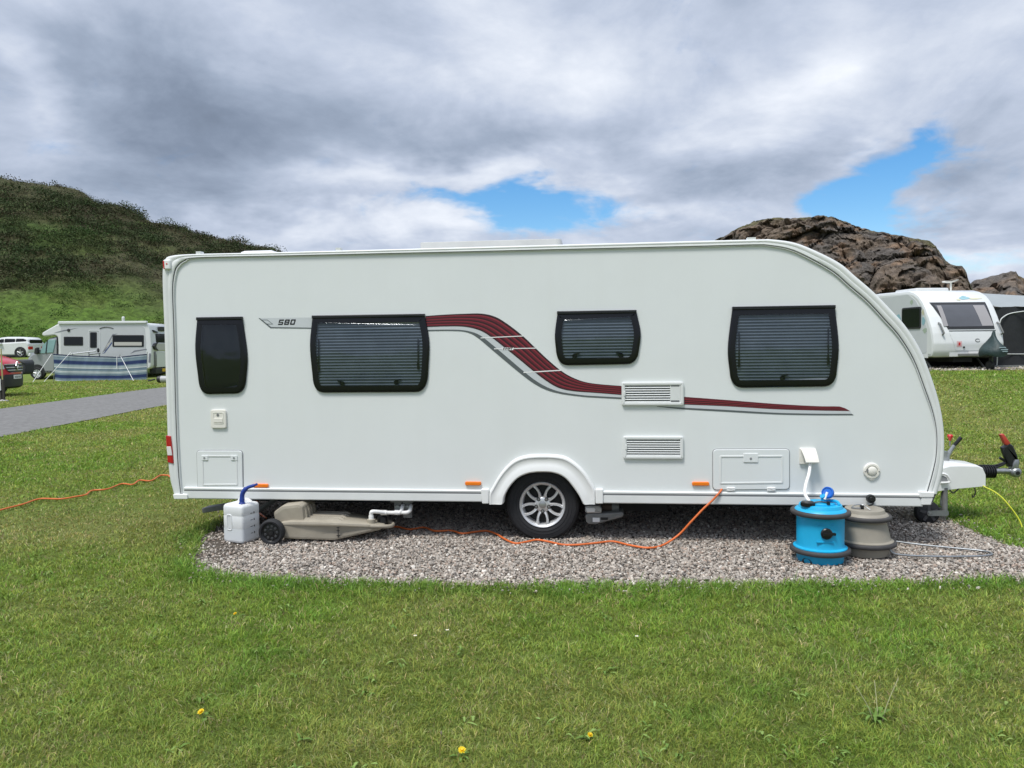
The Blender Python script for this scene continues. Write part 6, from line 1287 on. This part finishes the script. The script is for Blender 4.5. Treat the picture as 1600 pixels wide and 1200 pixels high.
n1 = noise(CP, .9, 9, .58, .3, (3.1, 5.2, 0)); n2 = noise(CP, 2.7, 8, .6, .4, (1.7, 8.8, 0)); n3 = noise(CP, 7.5, 6, .62, .2)
tex = math_('ADD', math_('ADD', math_('MULTIPLY', math_('SUBTRACT', n1, .5), .8), math_('MULTIPLY', math_('SUBTRACT', n2, .5), .95)), math_('MULTIPLY', math_('SUBTRACT', n3, .5), .26))
shade = total([(-.36, (340, 150, 190, 110, -12)), (-.22, (230, 280, 190, 50)), (-.17, (700, 190, 230, 40)), (-.14, (900, 215, 160, 40)), (-.22, (1130, 265, 140, 60)), (-.14, (1540, 250, 90, 60)), (-.14, (200, 40, 200, 40)), (-.12, (1400, 30, 250, 40)),
               (.15, (960, 70, 130, 60)), (.20, (1250, 110, 170, 60, 20)), (.20, (620, 255, 230, 26, 2)), (.24, (620, 350, 220, 36)), (.20, (960, 290, 60, 26)), (.18, (1010, 350, 80, 20)), (.18, (30, 110, 40, 70)), (.20, (1330, 240, 50, 18, 30)), (.16, (1560, 350, 110, 40)), (.12, (430, 60, 60, 60))])
n5 = noise(CP, 2.4, 7, .55, .1, (9.1, 4.2, 0)); bil = math_('MULTIPLY', math_('SUBTRACT', math_('ABSOLUTE', math_('SUBTRACT', n5, .5)), .085), .45)
lum = math_('ADD', bil, math_('ADD', math_('ADD', .63, math_('MULTIPLY', tex, .70)), shade))
ramp = nt.nodes.new('ShaderNodeValToRGB'); L(lum, ramp.inputs[0]); e = ramp.color_ramp.elements; k = 1 / BGS
for pos, c in ((.0, (.125, .155, .21)), (.22, (.18, .222, .298)), (.42, (.27, .322, .415)), (.62, (.40, .452, .555)), (.82, (.575, .615, .69)), (1.0, (.75, .775, .82))):
    x = e.new(pos) if pos not in (0.0, 1.0) else e[0 if pos == 0 else -1]; x.color = (*c, 1)
cs_ = nt.nodes.new('ShaderNodeVectorMath'); cs_.operation = 'SCALE'; L(ramp.outputs[0], cs_.inputs[0])
top_gain = math_('ADD', 1.0, math_('MULTIPLY', math_('SMOOTH_MIN', 1.0, math_('MAXIMUM', math_('DIVIDE', math_('SUBTRACT', el, 32.0), 25.0), 0.0), .1), .75))
L(math_('MULTIPLY', top_gain, k), cs_.inputs['Scale'])
hole = total([(1.25, (850, 335, 120, 42, -12)), (.75, (760, 304, 150, 20)), (1.15, (1375, 308, 105, 40, 30)), (.7, (1325, 330, 60, 40)), (1.05, (1450, 362, 120, 26, -4)), (.62, (1452, 238, 22, 44, -32))])
n4 = noise(CP, 6.0, 10, .68, .6, (4.4, 1.3, 0)); hm = math_('ADD', math_('ADD', hole, math_('MULTIPLY', tex, -.95)), math_('MULTIPLY', math_('SUBTRACT', n4, .5), -1.5))
mr = nt.nodes.new('ShaderNodeMapRange'); mr.interpolation_type = 'SMOOTHSTEP'; mr.inputs['From Min'].default_value = .12; mr.inputs['From Max'].default_value = 1.0; L(hm, mr.inputs['Value'])
mx = nt.nodes.new('ShaderNodeMix'); mx.data_type = 'RGBA'; L(mr.outputs[0], mx.inputs[0]); L(cs_.outputs[0], mx.inputs[6])
hsv = nt.nodes.new('ShaderNodeHueSaturation'); hsv.inputs['Saturation'].default_value = 1.35; hsv.inputs['Value'].default_value = 1.1; L(sky.outputs[0], hsv.inputs['Color']); L(hsv.outputs[0], mx.inputs[7]); L(mx.outputs[2], bg.inputs['Color'])
sl = bpy.data.lights.new('sun', 'SUN'); sl.energy = 2.4; sl.angle = R(14); sl.color = (1, .965, .91); so = bpy.data.objects.new('sun', sl); COL.objects.link(so)
sd_ = Vector((math.sin(R(SUN_AZ)) * math.cos(R(SUN_EL)), math.cos(R(SUN_AZ)) * math.cos(R(SUN_EL)), math.sin(R(SUN_EL)))); so.rotation_euler = sd_.to_track_quat('Z', 'Y').to_euler()
cam = bpy.data.cameras.new('camera'); cam.sensor_width = 36; cam.lens = 27; cam.clip_start = .05; cam.clip_end = 4000
co = bpy.data.objects.new('camera', cam); COL.objects.link(co); co.matrix_world = Matrix.Translation(CAMPOS) @ CAMROT.to_4x4(); scn.camera = co
vs = scn.view_settings; vs.view_transform = 'Standard'; vs.look = 'None'; vs.exposure = 0.45; vs.gamma = 1
scn.cycles.use_denoising = True; scn.cycles.transparent_max_bounces = 12
